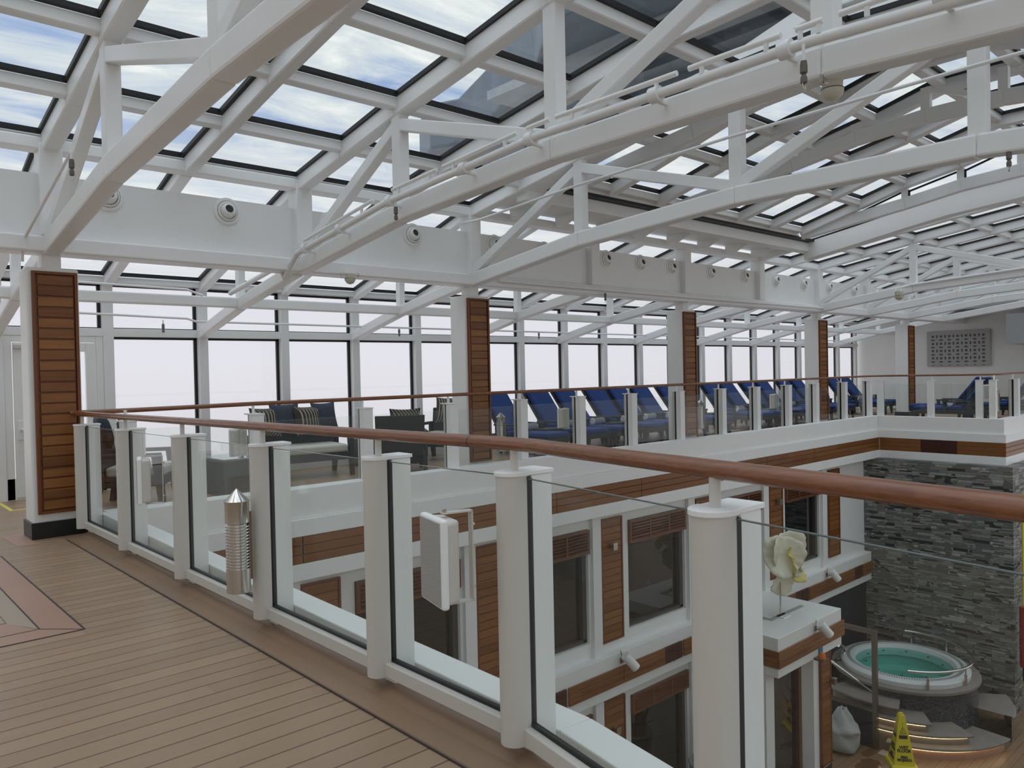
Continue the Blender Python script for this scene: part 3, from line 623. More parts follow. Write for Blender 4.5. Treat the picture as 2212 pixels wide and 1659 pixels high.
# ------------------------------------------------------------------ lamps and speakers on posts
STEELL = STEEL
def lamp(x, y, s=1.0, label='', zb=.255, side=(-.12, .0), full=True):
    cx, cy = x+side[0], y+side[1]
    r = empty('wall_lamp', (cx, cy, zb), label, 'lamp', 'louvred steel lamps on railing posts')
    R = .070; H = .545; prof = [(0, 0), (R-.004, 0), (R, .004), (R, .12)]
    for k in range(15):
        z = .135+k*.0185; prof += [(R, z), (R, z+.009), (R-.014, z+.0095), (R-.014, z+.018)]
    prof += [(R, .42), (R, H-.005), (R+.004, H), (R+.004, H+.006)]
    MB().lathe(prof, (cx, cy, zb), 32).build('body', STEEL, r, smooth=True)
    MB().lathe([(R+.004, H+.006), (.004, H+.078), (0, H+.078)], (cx, cy, zb), 32).build('cone_cap', STEEL, r, smooth=True)
    d = Vector((-side[0], -side[1])).normalized(); q = Vector((-d[1], d[0]))
    a = Vector((cx, cy))+d*.062; e = Vector((cx, cy))+d*(hypot(*side)-.045)
    pts = [a-q*.028, e-q*.028, e+q*.028, a+q*.028]
    MB().prism([tuple(p) for p in pts], zb+.06, zb+.475).build('mounting_box', BRONZE, r, bev=.003)
    return r
def speaker(x, y, z, label, nx, ny, group='white speakers on railing posts'):
    r = empty('speaker', (x, y, z), label, 'speaker', group)
    u = Vector((nx, ny)).normalized(); v = Vector((-u[1], u[0]))       # u: facing
    def P(a, c): return (x+u[0]*a+v[0]*c, y+u[1]*a+v[1]*c)
    MB().prism([P(0, -.075), P(.062, -.105), P(.062, .105), P(0, .075)], z-.16, z+.16).build('cabinet', CREAM, r, bev=.014, seg=3)
    MB().prism([P(.060, -.112), P(.092, -.112), P(.092, .112), P(.060, .112)], z-.172, z+.172).build('front_frame', WHITE, r, bev=.012, seg=3)
    MB().prism([P(.090, -.1), P(.096, -.1), P(.096, .1), P(.090, .1)], z-.16, z+.16).build('grille', DGREY, r, bev=.004)
    b = MB(); pa = [(P(.035, 0)[0], P(.035, 0)[1], z+.18), (*P(-.075, 0), z+.18)]
    for s in (1, -1): b.bar((*P(.04, 0), z+s*.178), (*P(-.085, 0), z+s*.178), .035, .006)
    b.bar((*P(-.082, 0), z-.18), (*P(-.082, 0), z+.18), .035, .006, up=(u[0], u[1], 0)); b.build('bracket', CREAM, r)
    k = MB()
    for zz in (.182, -.13, .12): k.lathe([(.010, 0), (.010, .008), (0, .010)], (*(P(.03, 0) if zz == .182 else P(-.088, .0)), z+zz), 8)
    k.build('bolt', STEEL, r)
lamp(1.985, 4.60, label='large louvred steel lamp with cone top on the nearer railing, middle post', side=(-.125, -.045))
speaker(1.835, 2.40, .825, 'white speaker with grey mesh on the nearer railing, right of the steel lamp', -1, .25)
speaker(1.85, 6.13, .79, 'white speaker on the nearer railing seen from its side, left of the steel lamp', -1, .30)
for (x, lb) in ((8.35, 'steel lamp on the far railing just right of the second pillar'), (13.95, 'steel lamp on the far railing just right of the third pillar'), (19.6, 'steel lamp on the far railing just right of the fourth pillar'), (14.1-.15, None)):
    if lb: lamp(x-.13, 9.22, label=lb, zb=.27, side=(-.04, .12))
lamp(22.5, 6.2, label='steel lamp on the rightmost railing posts at the far corner', zb=.27, side=(0, .12))
speaker(9.62, 9.28, .72, 'small white speaker on the far railing among the nearest blue loungers', .1, 1)
speaker(16.75, 9.28, .72, 'small white speaker on the far railing right of the third pillar', .1, 1)
speaker(3.85, 9.28, .74, 'small white speaker on the far railing left of the seats', .1, 1)
speaker(21.9, 6.3, .80, 'white speaker between the two corner posts at the far right', .8, .6)
# ------------------------------------------------------------------ loungers
def make_lounger():
    r = empty('sun_lounger', (0, 0, 0)); w = .36; L = 1.95
    f = LMB(); f.box(-w, w, .0, .06, .26, .36).box(-w, w, 1.75, 1.81, .26, .36).box(-w, -w+.06, .06, 1.75, .26, .36).box(w-.06, w, .06, 1.75, .26, .36).box(-w+.06, w-.06, .06, 1.75, .31, .335)
    f.build('frame', WICK, r, bev=.01, seg=1)
    for sx in (-1, 1):
        for y, k in ((.10, -1), (1.30, -1), (1.70, 1)):
            l = LMB(); x0 = sx*(w-.04); l.hexa([(x0-.02, y-.02+k*.03, 0), (x0+.02, y-.02+k*.03, 0), (x0+.02, y+.02+k*.03, 0), (x0-.02, y+.02+k*.03, 0)], [(x0-.035, y-.05, .28), (x0+.035, y-.05, .28), (x0+.035, y+.05, .28), (x0-.035, y+.05, .28)]); l.build('leg', WICK, r)
    c = LMB(); c.box(-w+.03, w-.03, -.02, 1.24, .35, .46); c.build('seat_cushion', NAVY, r, bev=.045, seg=3, smooth=True)
    # back leans away from the seat
    a = radians(53); p0 = Vector((0, 1.22, .40)); d = Vector((0, cos(a), sin(a))); n = Vector((0, -sin(a), cos(a)))
    def bk(s0, s1, t0, t1, ww): return [tuple(p0+d*s+n*t+Vector((x, 0, 0))) for s, t in ((s0, t0), (s0, t1)) for x in (-ww, ww)], [tuple(p0+d*s+n*t+Vector((x, 0, 0))) for s, t in ((s1, t0), (s1, t1)) for x in (-ww, ww)]
    q, t = bk(0, .98, .02, .12, w-.03); b = LMB(); b.hexa([q[0], q[1], q[3], q[2]], [t[0], t[1], t[3], t[2]]); b.build('back_cushion', NAVY, r, bev=.04, seg=3, smooth=True)
    q, t = bk(-.05, 1.0, -.03, .02, w-.01); b = LMB(); b.hexa([q[0], q[1], q[3], q[2]], [t[0], t[1], t[3], t[2]]); b.build('back_frame', WICK, r)
    for sx in (-1, 1):
        ar = LMB(); x0 = sx*(w+.01); ar.box(x0-.045, x0+.045, .72, 1.38, .57, .61).box(x0-.04, x0+.04, .74, .82, .26, .57).box(x0-.03, x0+.03, 1.28, 1.36, .26, .57); ar.build('armrest', WICK, r, bev=.008, seg=1)
    return r
L0 = make_lounger(); GL = 'blue loungers along the window row'
def towel(x, y, z, rz, label, master=[None]):
    if master[0] is None:
        m = tag(None or LMB().build('x', TOWEL), None) if False else None
        b = LMB(); b.tube([(-.19, 0, 0), (-.18, 0, 0), (.18, 0, 0), (.19, 0, 0)], .075, 16)
        n = 0
        o = b.build('rolled_towel', TOWEL, bev=.015, smooth=True); master[0] = o; o.location = (x, y, z); o.rotation_euler = (0, 0, rz)
    else: o = master[0].copy(); COL.objects.link(o); o.location = (x, y, z); o.rotation_euler = (0, 0, rz)
    tag(o, label, 'towel', 'rolled white towels on loungers')
tops = [10.2, 11.42, 12.27, 13.30, 14.12, 14.98, 16.05, 18.05, 18.90, 20.0, 20.85, 22.1, 22.95, 25.4, 26.4]
TH = radians(4)
place = ['partly hidden behind the second pillar and its right hand post', 'second one right of the second pillar', 'beside the small speaker of the far railing', 'third behind the railing between speaker and third pillar', 'close beside its neighbour halfway to the third pillar', 'two places left of the third pillar', 'directly left of the third pillar', 'directly right of the third pillar', 'second one right of the third pillar', 'third one right of the third pillar', 'fourth one right of the third pillar', 'directly left of the fourth pillar', 'half hidden by the fourth pillar', 'just right of the fourth pillar', 'last of the window row before the end wall']
used = False
for i, xt in enumerate(tops):
    # xt: left top corner of the back
    yl = 12.25; hx_, hy_ = -.33, 1.22+.98*cos(radians(53))
    c, s = cos(TH), sin(TH); X = xt-(c*hx_-s*hy_); Y = yl-(s*hx_+c*hy_)
    lb = 'blue lounger facing the pool, '+place[i]
    if not used: L0.location = (X, Y, dz(Y)); L0.rotation_euler = (0, 0, TH); tag(L0, lb, 'sun lounger', GL); used = True; kids(L0)
    else: dup(L0, (X, Y, dz(Y)), TH, lb, GL)
    if i not in (12,):
        lx, ly = .10, .86; towel(X+c*lx-s*ly, Y+s*lx+c*ly, dz(Y)+.535, TH, 'rolled white towel on the lounger '+' '.join(place[i].split()[:10]))
for (X, Y, rz, lb, tw) in ((22.75, 8.35, pi+.12, 'blue lounger of the far end, nearest its glass railing', 1), (23.9, 8.9, pi+.12, 'blue lounger of the far end, second from its glass railing', 1), (25.1, 7.9, pi+.1, 'blue lounger of the far end, half hidden behind the two corner posts', 1), (27.0, 7.4, pi, 'blue lounger of the far end, at the right edge of the picture', 1)):
    dup(L0, (X, Y, dz(Y)), rz, lb, 'blue loungers at the far end')
    c, s = cos(rz), sin(rz); towel(X-s*.86, Y+c*.86, dz(Y)+.535, rz, 'white towel, lounger '+' '.join(lb.split()[2:14]))
# small side tables between loungers
st = None
for X, lb in ((11.0, 'small dark side table between the first pair of loungers by the second pillar'), (13.1, 'small dark side table right of the small white speaker'), (15.82, 'small dark side table left of the third pillar'), (17.2, 'small dark side table by the right side of the third pillar'), (19.78, 'small dark side table midway between third and fourth pillars')):
    if st is None:
        st = empty('side_table', (X, 11.15, dz(11.15)), lb, 'table', 'side tables by the loungers')
        LMB().box(-.24, .24, -.22, .22, .46, .50).build('tray_top', WICK, st, bev=.01)
        for a in (-1, 1):
            for q in (-1, 1): LMB().box(a*.19-.02, a*.19+.02, q*.17-.02, q*.17+.02, 0, .46).build('leg', WICK, st)
        kids(st)
    else: dup(st, (X, 11.15, dz(11.15)), -.3, lb)
# ------------------------------------------------------------------ lounge seats
def cushion(b, cx, cy, cz, w, h, t, lean, rz):
    n = 8; R = Matrix.Translation((cx, cy, cz)) @ Matrix.Rotation(rz, 4, 'Z') @ Matrix.Rotation(lean, 4, 'X')
    vs = []; fs = []
    for sgn in (-1, 1):
        for i in range(n+1):
            for j in range(n+1):
                u = -1+2*i/n; v = -1+2*j/n; e = (1-abs(u)**3)*(1-abs(v)**3)
                px = 1-.10*(1-abs(v)**2)*abs(u)**4
                vs.append(tuple(R @ Vector((u*w/2*(1-.09*(1-v*v)), sgn*t/2*e**.6, v*h/2*(1-.09*(1-u*u))))))
    m = (n+1)**2
    for s in (0, 1):
        for i in range(n):
            for j in range(n):
                a = s*m+i*(n+1)+j; q = (a, a+n+1, a+n+2, a+1); fs.append(q if s else q[::-1])
    return b.add(vs, fs)
def armchair(x, y, rz, label, wide=.86, cush=1):
    r = empty('lounge_armchair', (x, y, dz(y)), label, 'armchair', 'dark wicker lounge seats'); r.rotation_euler = (0, 0, rz)
    w = wide/2
    LMB().box(-w+.05, w-.05, -.40, .34, .27, .40).build('seat_base', WICK, r, bev=.01)
    LMB().box(-w+.09, w-.09, -.42, .30, .40, .53).build('seat_cushion', OFFW, r, bev=.04, seg=3, smooth=True)
    b = LMB(); b.hexa([(-w+.04, .28, .30), (w-.04, .28, .30), (w-.04, .36, .30), (-w+.04, .36, .30)], [(-w+.02, .42, .98), (w-.02, .42, .98), (w-.02, .48, .98), (-w+.02, .48, .98)]); b.build('backrest', WICK, r, bev=.012)
    for s in (-1, 1):
        a = LMB(); a.box(s*w-.045, s*w+.045, -.40, .40, .66, .71).box(s*w-.03, s*w+.03, .30, .38, .27, .66); a.build('armrest', WICK, r, bev=.008)
        for yy, k in ((-.34, -1), (.36, 1)):
            l = LMB(); xx = s*(w-.02); l.hexa([(xx-.03, yy+k*.06-.04, 0), (xx+.03, yy+k*.06-.04, 0), (xx+.03, yy+k*.06+.04, 0), (xx-.03, yy+k*.06+.04, 0)], [(xx-.035, yy-.06, .66 if k < 0 else .3), (xx+.035, yy-.06, .66 if k < 0 else .3), (xx+.035, yy+.06, .66 if k < 0 else .3), (xx-.035, yy+.06, .66 if k < 0 else .3)]); l.build('leg', WICK, r)
    return r
def throw(x, y, z, rz, label, m=STRIPE, w=.52, lean=-.25, g='scatter cushions on the lounge seats'):
    b = LMB(); cushion(b, 0, 0, 0, w, w, .19, 0, 0); o = b.build('scatter_cushion', m, smooth=True); o.location = (x, y, z); o.rotation_euler = (lean, 0, rz); tag(o, label, 'cushion', g)
NAVC = mat('dark_blue_check_cushion', (.05, .06, .085), .9, noise=.5, nscale=50)
armchair(3.15, 11.0, radians(60), 'dark wicker armchair with striped cushions left of the grey cube table')
throw(3.12, 11.25, .80, radians(60), 'striped scatter cushion on the armchair nearest the left pillar'); throw(2.86, 11.42, .86, radians(85), 'dark check cushion behind a striped one on the armchair nearest the left pillar', NAVC, .5)
armchair(5.95, 11.85, radians(-8), 'dark wicker loveseat piled with cushions behind the near railing', wide=1.5)
for i, (dx, m, lb) in enumerate(((-.50, STRIPE, 'striped scatter cushion at the left of the piled loveseat'), (-.18, NAVC, 'dark check cushion at the left middle of the piled loveseat'), (.16, STRIPE, 'striped scatter cushion in the middle of the piled loveseat'), (.50, NAVC, 'dark check cushion at the right of the piled loveseat'))):
    throw(5.95+dx, 12.02-.14*dx-(.1 if i == 2 else 0), .80+(.05 if i % 2 else 0), radians(-8+8*(i-1)), lb, m, .5)
armchair(7.35, 11.05, radians(150), 'dark wicker armchair turned away, right of the piled loveseat')
throw(7.35, 10.85, .72, radians(150), 'striped scatter cushion on the armchair turned away')
armchair(9.05, 12.05, radians(-62), 'dark wicker armchair with a striped cushion left of the second pillar')
throw(9.20, 12.10, .82, radians(-62), 'striped scatter cushion on the armchair left of the second pillar')
def cube_table(x, y, w, d, h, label, m, top):
    r = empty('cube_table', (x, y, dz(y)), label, 'table', 'wicker coffee tables'); r.rotation_euler = (0, 0, .06)
    LMB().box(-w/2, w/2, -d/2, d/2, 0, h-.02).build('wicker_body', m, r, bev=.015); LMB().box(-w/2+.02, w/2-.02, -d/2+.02, d/2-.02, h-.02, h).build('glass_top', top, r, bev=.004)
TOPG = mat('pale_glass_top', (.45, .47, .47), .08)
cube_table(4.55, 11.05, .85, .85, .52, 'grey wicker cube table with a pale top', WICKG, TOPG)
cube_table(7.85, 12.2, 1.1, .75, .52, 'long dark wicker coffee table between the loveseat and right armchair', WICK, TOPG)
# ------------------------------------------------------------------ lower hall facade
YF = 9.13; XS = 21.1
wf = empty('wall_atrium', (12, YF, -7), kind='structure')
# solid wall with openings: bands and piers
WX = [(-3.33, -1.55), (-.45, 1.33), (2.43, 4.22), (5.31, 7.10), (8.18, 9.97), (11.06, 12.83), (13.95, 15.72), (16.83, 18.53)]
def pier(x0, x1, z0, z1, y0=YF, y1=YF+.3, nm='wall_pier'): MB().box(x0, x1, y0, y1, z0, z1).build(nm, WHITE, wf)
pier(-7, 30, -1.24, -.70, nm='wall_band'); pier(-7, XS+.3, -4.5, -3.27, nm='wall_band')
ed = [-7]+[v for w in WX for v in w]+[XS+.3]
for a, c in zip(ed[::2], ed[1::2]): pier(a, c, -3.27, -1.24); pier(a, c, -7, -4.5)
for x0, x1 in WX: pier(x0, x1, -7, -6.9)
for x0, x1 in WX:
    MB().box(x1+.05, x1+.27, YF-.075, YF, -3.54, -1.0).build('pilaster', WHITE, wf, bev=.006)
    if x1 < 12.9: MB().box(x1+.05, x1+.27, YF-.075, YF, -7, -4.28).build('pilaster', WHITE, wf, bev=.006)
b = MB(); b.box(17.75, 21.1, YF-.03, YF, -7, -4.28); b.build('mosaic_panel', NAVYW, wf)
def louver(x0, x1, z0, z1, par):
    f = MB(); w = .045; y0 = YF-.06
    f.box(x0, x1, y0, YF+.03, z1-w, z1).box(x0, x1, y0, YF+.03, z0, z0+w).box(x0, x0+w, y0, YF+.03, z0+w, z1-w).box(x1-w, x1, y0, YF+.03, z0+w, z1-w)
    n = 6; h = (z1-z0-2*w)/n
    for k in range(n):
        z = z0+w+(k+.5)*h; f.hexa([(x0+w, y0-.015, z-.018), (x1-w, y0-.015, z-.018), (x1-w, y0+.03, z+.004), (x0+w, y0+.03, z+.004)], [(x0+w, y0-.015, z-.008), (x1-w, y0-.015, z-.008), (x1-w, y0+.03, z+.014), (x0+w, y0+.03, z+.014)])
    for q in (.333, .667): xm = x0+(x1-x0)*q; f.box(xm-.018, xm+.018, y0-.018, y0-.006, z0+w, z1-w)
    return f.build('louver', LOUV, par)
wn = wi
for lev, (zt, zb_, zl) in enumerate(((-1.245, -3.25, -1.67), (-4.50, -6.88, -4.86))):
    for x0, x1 in WX:
        if lev and x0 > 12: continue
        if x0 < 2: continue
        wn += 1
        w = empty('window_%d' % wn, ((x0+x1)/2, YF, zb_), kind='structure')
        MB().box(x0, x1, YF+.14, YF+.16, zb_, zt).build('dark_glass', DARKG, w)
        f = MB(); f.box(x0, x0+.05, YF+.06, YF+.14, zb_, zt).box(x1-.10, x1, YF+.06, YF+.14, zb_, zt).box(x0, x1, YF+.06, YF+.14, zb_, zb_+.05); f.build('frame', mat('dark_bronze_frame', (.07, .065, .055), .4) if 'dark_bronze_frame' not in bpy.data.materials else bpy.data.materials['dark_bronze_frame'], w)
        louver(x0+.01, x1-.01, zl, zt, w)
PXL = [(1.61, 2.20), (4.49, 5.08), (7.39, 7.98), (10.27, 10.86), (13.16, 13.76), (16.07, 16.67), (18.97, 19.58)]
def teak_panel(x0, x1, z0, z1, label, group):
    r = empty('teak_panel', ((x0+x1)/2, YF, z0), label, 'wall panel', group); w = .035; y0 = YF-.05
    f = MB(); f.box(x0, x0+w, y0, YF, z0, z1).box(x1-w, x1, y0, YF, z0, z1).box(x0+w, x1-w, y0, YF, z0, z0+w).box(x0+w, x1-w, y0, YF, z1-w, z1).box(x0+w, x1-w, y0+.035, YF, z0+w, z1-w); f.build('frame', TEAKF, r, bev=.003)
    n = max(3, round((z1-z0-2*w)/.125)); h = (z1-z0-2*w)/n; g = MB()
    for k in range(n): z = z0+w+k*h; g.box(x0+w+.008, x1-w-.008, y0+.012, y0+.036, z+.005, z+h-.005)
    g.build('boards', TEAKL, r)
TEAKL = boards('teak_wall_boards', (.155, .050, .010), (.32, .13, .036), .125, 'Z', off=-3.315, grain='X', rough=.42)
pn = ['between the third far left louvred windows', 'left of the louvred window seen through the middle bay', 'behind the large white speaker', 'right of the second louvred window, with a small steel sconce', 'right of the widest clear louvred window', 'behind the nearest round post', 'by the stone wall end of the facade']
for i, (x0, x1) in enumerate(PXL): teak_panel(x0, x1, -3.35, -1.12, 'upper teak panel, '+pn[i], 'upper teak panels of the facade')
for i, (x0, x1) in enumerate(PXL[1:4]): teak_panel(x0, x1, -6.85, -4.40, 'lower teak panel on the white facade, '+['at the far left, mostly hidden', 'left of the second lower window', 'left of the lower window by the potted plant'][i], 'lower teak panels of the facade')
def sconce(x, z, y=YF, lab=''):
    r = empty('wall_sconce', (x, y, z), lab, 'lamp', 'square steel sconces on teak panels')
    MB().box(x-.05, x+.05, y-.065, y-.045, z-.06, z+.06).build('back_plate', STEEL, r); MB().box(x-.055, x+.055, y-.17, y-.09, z-.065, z+.065).build('hood', STEEL, r, bev=.004); MB().box(x-.02, x+.02, y-.1, y-.06, z-.03, z+.03).build('neck', STEELD, r)
sconce(10.52, -1.62, lab='steel sconce on the upper teak panel right of the second window'); sconce(13.42, -1.60, lab='steel sconce on the upper teak panel right of the third window'); sconce(16.38, -1.58, lab='steel sconce on the upper teak panel behind the nearest post')
sconce(10.52, -4.95, lab='steel sconce on the lower teak panel near the potted plant')
# teak fascia boards: upper band under the coaming
def fascia(x0, x1, y, z0, z1, label, group, m=TEAKH, axis='x', grille=False):
    r = MB(); n = 3; h = (z1-z0)/n
    if grille:
        if axis == 'x':
            r.box(x0, x1, y-.03, y-.01, z0, z1)
            for k in range(10): z = z0+(k+.5)*(z1-z0)/10; r.box(x0, x1, y-.045, y-.03, z-.008, z+.008)
            r.box((x0+x1)/2-.01, (x0+x1)/2+.01, y-.05, y-.03, z0, z1)
        else:
            r.box(y-.03, y-.01, x0, x1, z0, z1)
            for k in range(10): z = z0+(k+.5)*(z1-z0)/10; r.box(y-.045, y-.03, x0, x1, z-.008, z+.008)
            r.box(y-.05, y-.03, (x0+x1)/2-.01, (x0+x1)/2+.01, z0, z1)
        o = r.build('vent_grille', DARKL)
        return tag(o, label, 'vent grille', group)
    for k in range(n):
        if axis == 'x': r.box(x0+.006, x1-.006, y-.045, y-.005, z0+k*h+.004, z0+(k+1)*h-.004)
        else: r.box(y-.045, y-.005, x0+.006, x1-.006, z0+k*h+.004, z0+(k+1)*h-.004)
    return tag(r.build('fascia_panel', m, bev=.003, seg=1), label, 'wood cladding', group)
xs = [2.4, 3.1, 4.42, 6.6, 8.9, 11.1, 13.3, 15.5, 17.7, 19.5, 21.37]
for i, (a, c) in enumerate(zip(xs[:-1], xs[1:])): fascia(a, c, 8.86, -.78, -.44, 'three-board teak strip under the far coaming, %s from the left' % ORD[i], 'teak strips under the far coaming')
fascia(7.75, 8.80, 21.42, -.78, -.44, 'teak strip on the short far coaming, left of the dark grille', 'teak strips across the far end', TEAKY, 'y')
fascia(6.90, 7.75, 21.42, -.78, -.44, 'dark slatted grille set in the teak strip above the stone wall', 'grilles', axis='y', grille=True)
fascia(5.82, 6.90, 21.42, -.78, -.44, 'teak strip on the short far coaming, right of the dark grille', 'teak strips across the far end', TEAKY, 'y')
fascia(21.39, 24, 5.86, -.78, -.44, 'teak strip turning the corner at the right edge above the stone wall', 'teak strips across the far end')
# ledge and porch
YL = 8.95; YPo = 7.31
for nm, o, z0, z1 in (('wall_ledge', 0, -4.28, -3.53),):
    b = MB(); P = [(-7, YL), (13.15, YL), (13.15, YPo), (15.74, YPo), (15.74, YL), (XS+.02, YL), (XS+.02, YF+.1), (-7, YF+.1)]
    b.prism(P, z0, z1); struct(nm, b, WHITE, bev=.01)
MB_ = MB(); MB_.box(14.0, 15.3, 7.9, 7.98, -3.53, -3.505).box(14.0, 14.06, 7.98, 8.6, -3.53, -3.505); struct('trim_4', MB_, mat('grey_drain', (.38, .39, .38), .6))
lf = [(-1.5, 1.2, 0), (1.2, 4.0, 0), (4.0, 6.7, 0), (6.7, 8.55, 0), (8.55, 9.15, 1), (9.2, 10.62, 0), (10.62, 11.85, 0), (11.85, 12.4, 1), (12.45, 13.12, 0)]
for i, (a, c, g) in enumerate(lf): fascia(a, c, YL, -4.09, -3.77, ('dark grille in the lower band, ' if g else 'teak boards of the lower band, ')+['first from the left, mostly hidden', 'second from the left', 'third from the left', 'fourth from the left', 'left of the white spotlight', 'under the white spotlight', 'right of the white spotlight', 'between two runs of boards left of the porch', 'in the corner by the porch'][i], 'lower teak band on the facade', grille=bool(g))
fascia(7.30, 8.93, 13.15, -4.09, -3.77, 'teak boards on the left side of the porch canopy', 'porch teak boards', TEAKY, 'y')
fascia(13.11, 15.80, YPo, -4.09, -3.77, 'long teak boards on the front of the porch canopy', 'porch teak boards')
for a, c, g, lb in ((15.8, 16.9, 0, 'teak boards of the lower band just beyond the porch canopy'), (16.9, 17.5, 1, 'dark slatted grille of the lower band beyond the porch canopy'), (17.55, 20.0, 0, 'teak boards of the lower band under the far white spotlight'), (20.0, 20.45, 1, 'dark slatted grille of the lower band near the stone wall'), (20.5, 21.12, 0, 'last teak boards of the lower band touching the stone wall')):
    fascia(a, c, YL, -4.09, -3.77, lb, 'lower teak band on the facade', grille=bool(g))
def spot(x, y, z, lab):
    r = empty('spotlight', (x, y, z), lab, 'spotlight', 'white cylinder spotlights on the ledge')
    MB().box(x-.035, x+.035, y-.02, y, z-.05, z+.05).build('wall_mount', STEELD, r)
    MB().bar((x, y-.01, z), (x+.02, y-.17, z-.02), .03, .015).build('arm', STEELD, r)
    d = Vector((.42, -.30, -.62)).normalized(); c = Vector((x+.02, y-.20, z+.02))
    pts = [c-d*.16, c-d*.155, c+d*.15, c+d*.155]; MB().tube(pts, .085, 20).build('body', WHITE, r, smooth=True, bev=.006)
    MB().tube([c-d*.15+Vector((0, 0, .03)), c-d*.2+Vector((-.02, .05, .05)), Vector((x-.01, y-.02, z+.09)), Vector((x-.02, y-.01, z))], .008, 6).build('cable', STEEL, r)
spot(10.60, YL, -3.68, 'white spotlight on the lower ledge left of the porch'); spot(18.5, YL, -3.66, 'white spotlight on the lower ledge near the stone wall'); spot(14.6, YPo, -3.68, 'white spotlight on the porch canopy front')
# porch walls and door
po = empty('wall_porch', (14.4, 7.7, -7), kind='structure')
MB().box(13.2, 13.4, 7.6, YF, -7, -4.28).build('side_wall', WHITE, po)
MB().box(14.98, 15.66, 7.55, YF, -7, -4.28).build('door_column', WHITE, po, bev=.01)
MB().box(14.96, 15.70, 7.53, YF, -7, -6.86).build('column_plinth', PLINTH, po)
MB().box(13.4, 13.5, 7.6, 7.75, -7, -4.28).build('door_jamb', WHITE, po)
d = empty('door_2', (14.2, 7.8, -7), kind='structure')
MB().box(14.68, 14.80, 7.72, 7.86, -7, -4.28).build('door_frame', mat('brown_frame', (.12, .05, .03), .45), d)
MB().box(13.5, 14.68, 7.80, 7.83, -7, -4.28).build('door_glass', DARKG, d)
MB().box(13.5, 13.56, 7.76, 7.84, -5.6, -5.2).build('handle', STEELD, d)
MB().box(13.5, 14.7, 7.2, 7.72, -7, -6.97).build('door_mat', MATT, d)
r = empty('teak_panel', (15.35, 7.55, -6.8), 'narrow tall teak panel on the porch column beside the glass door', 'wall panel')
f = MB(); x0, x1, z0, z1 = 15.20, 15.64, -6.78, -4.30; f.box(x0, x0+.05, 7.49, 7.55, z0, z1).box(x1-.04, x1, 7.49, 7.55, z0, z1).box(x0, x1, 7.49, 7.55, z0, z0+.04).box(x0+.05, x1-.04, 7.52, 7.55, z0, z1); f.build('frame', TEAKF, r)
g = MB()
for k in range(19): z = z0+.045+k*.128; g.box(x0+.055, x1-.045, 7.497, 7.52, z, min(z+.12, z1))
g.build('boards', TEAKL, r)
sconce(15.60, -5.05, y=7.54, lab='steel sconce on the narrow teak panel of the porch column')
b = MB(); b.prism([(14.62+.07*cos(t*pi/4), 7.22+.07*sin(t*pi/4)) for t in range(8)], -4.33, -4.27)
r = empty('warning_beacon', (14.65, 7.27, -4.35), 'small orange beacon lamp beside a blue plate on the porch canopy', 'beacon')
MB().lathe([(.065, 0), (.062, .06), (.04, .11), (0, .125)], (14.62, 7.18, -4.25), 14).build('lens', ORNG, r, smooth=True); MB().box(14.52, 14.72, 7.12, 7.31, -4.29, -4.25).build('bracket', STEELD, r)
tag(MB().box(14.72, 14.86, 7.285, 7.305, -4.27, -4.09).build('wall_plate', BLUEP), 'small square blue plate on the porch canopy right of the orange beacon', 'plate')
# planter
r = empty('potted_plant', (12.45, 8.35, -7), 'tall spiky sword plant in a round pale planter in the corner by the porch', 'plant')
pc = (12.42, 8.38, -7)
MB().lathe([(0, 0), (.22, 0), (.31, .35), (.36, .98), (.375, 1.03), (.36, 1.05), (.29, 1.04), (.27, .92), (.25, .86)], pc, 36).build('planter', CERAM, r, smooth=True)
MB().lathe([(.28, .93), (0, .95)], pc, 24).build('soil', SOIL, r)
random.seed(11)
for k in range(26):
    a = random.uniform(0, 2*pi); rr = random.uniform(.02, .2); h = random.uniform(.35, 1.15); ln = random.uniform(.02, .2)
    b = MB(); n = 6; bx, by = pc[0]+rr*cos(a), pc[1]+rr*sin(a); w0 = random.uniform(.028, .045); t = random.uniform(0, pi); vs = []
    for i in range(n+1):
        u = i/n; w = w0*(1-u**2.2)*(.75+.5*u if u < .5 else 1); ox = ln*u*u*cos(a)*2; oy = ln*u*u*sin(a)*2; z = pc[2]+.93+h*u
        tt = t+u*.7; vs += [(bx+ox-w*cos(tt), by+oy-w*sin(tt), z), (bx+ox+.008*sin(tt), by+oy-.008*cos(tt), z), (bx+ox+w*cos(tt), by+oy+w*sin(tt), z)]
    b.add(vs, [(3*i+j, 3*i+j+1, 3*i+j+4, 3*i+j+3) for i in range(n) for j in (0, 1)]); b.build('leaf', LEAF, r, smooth=True)
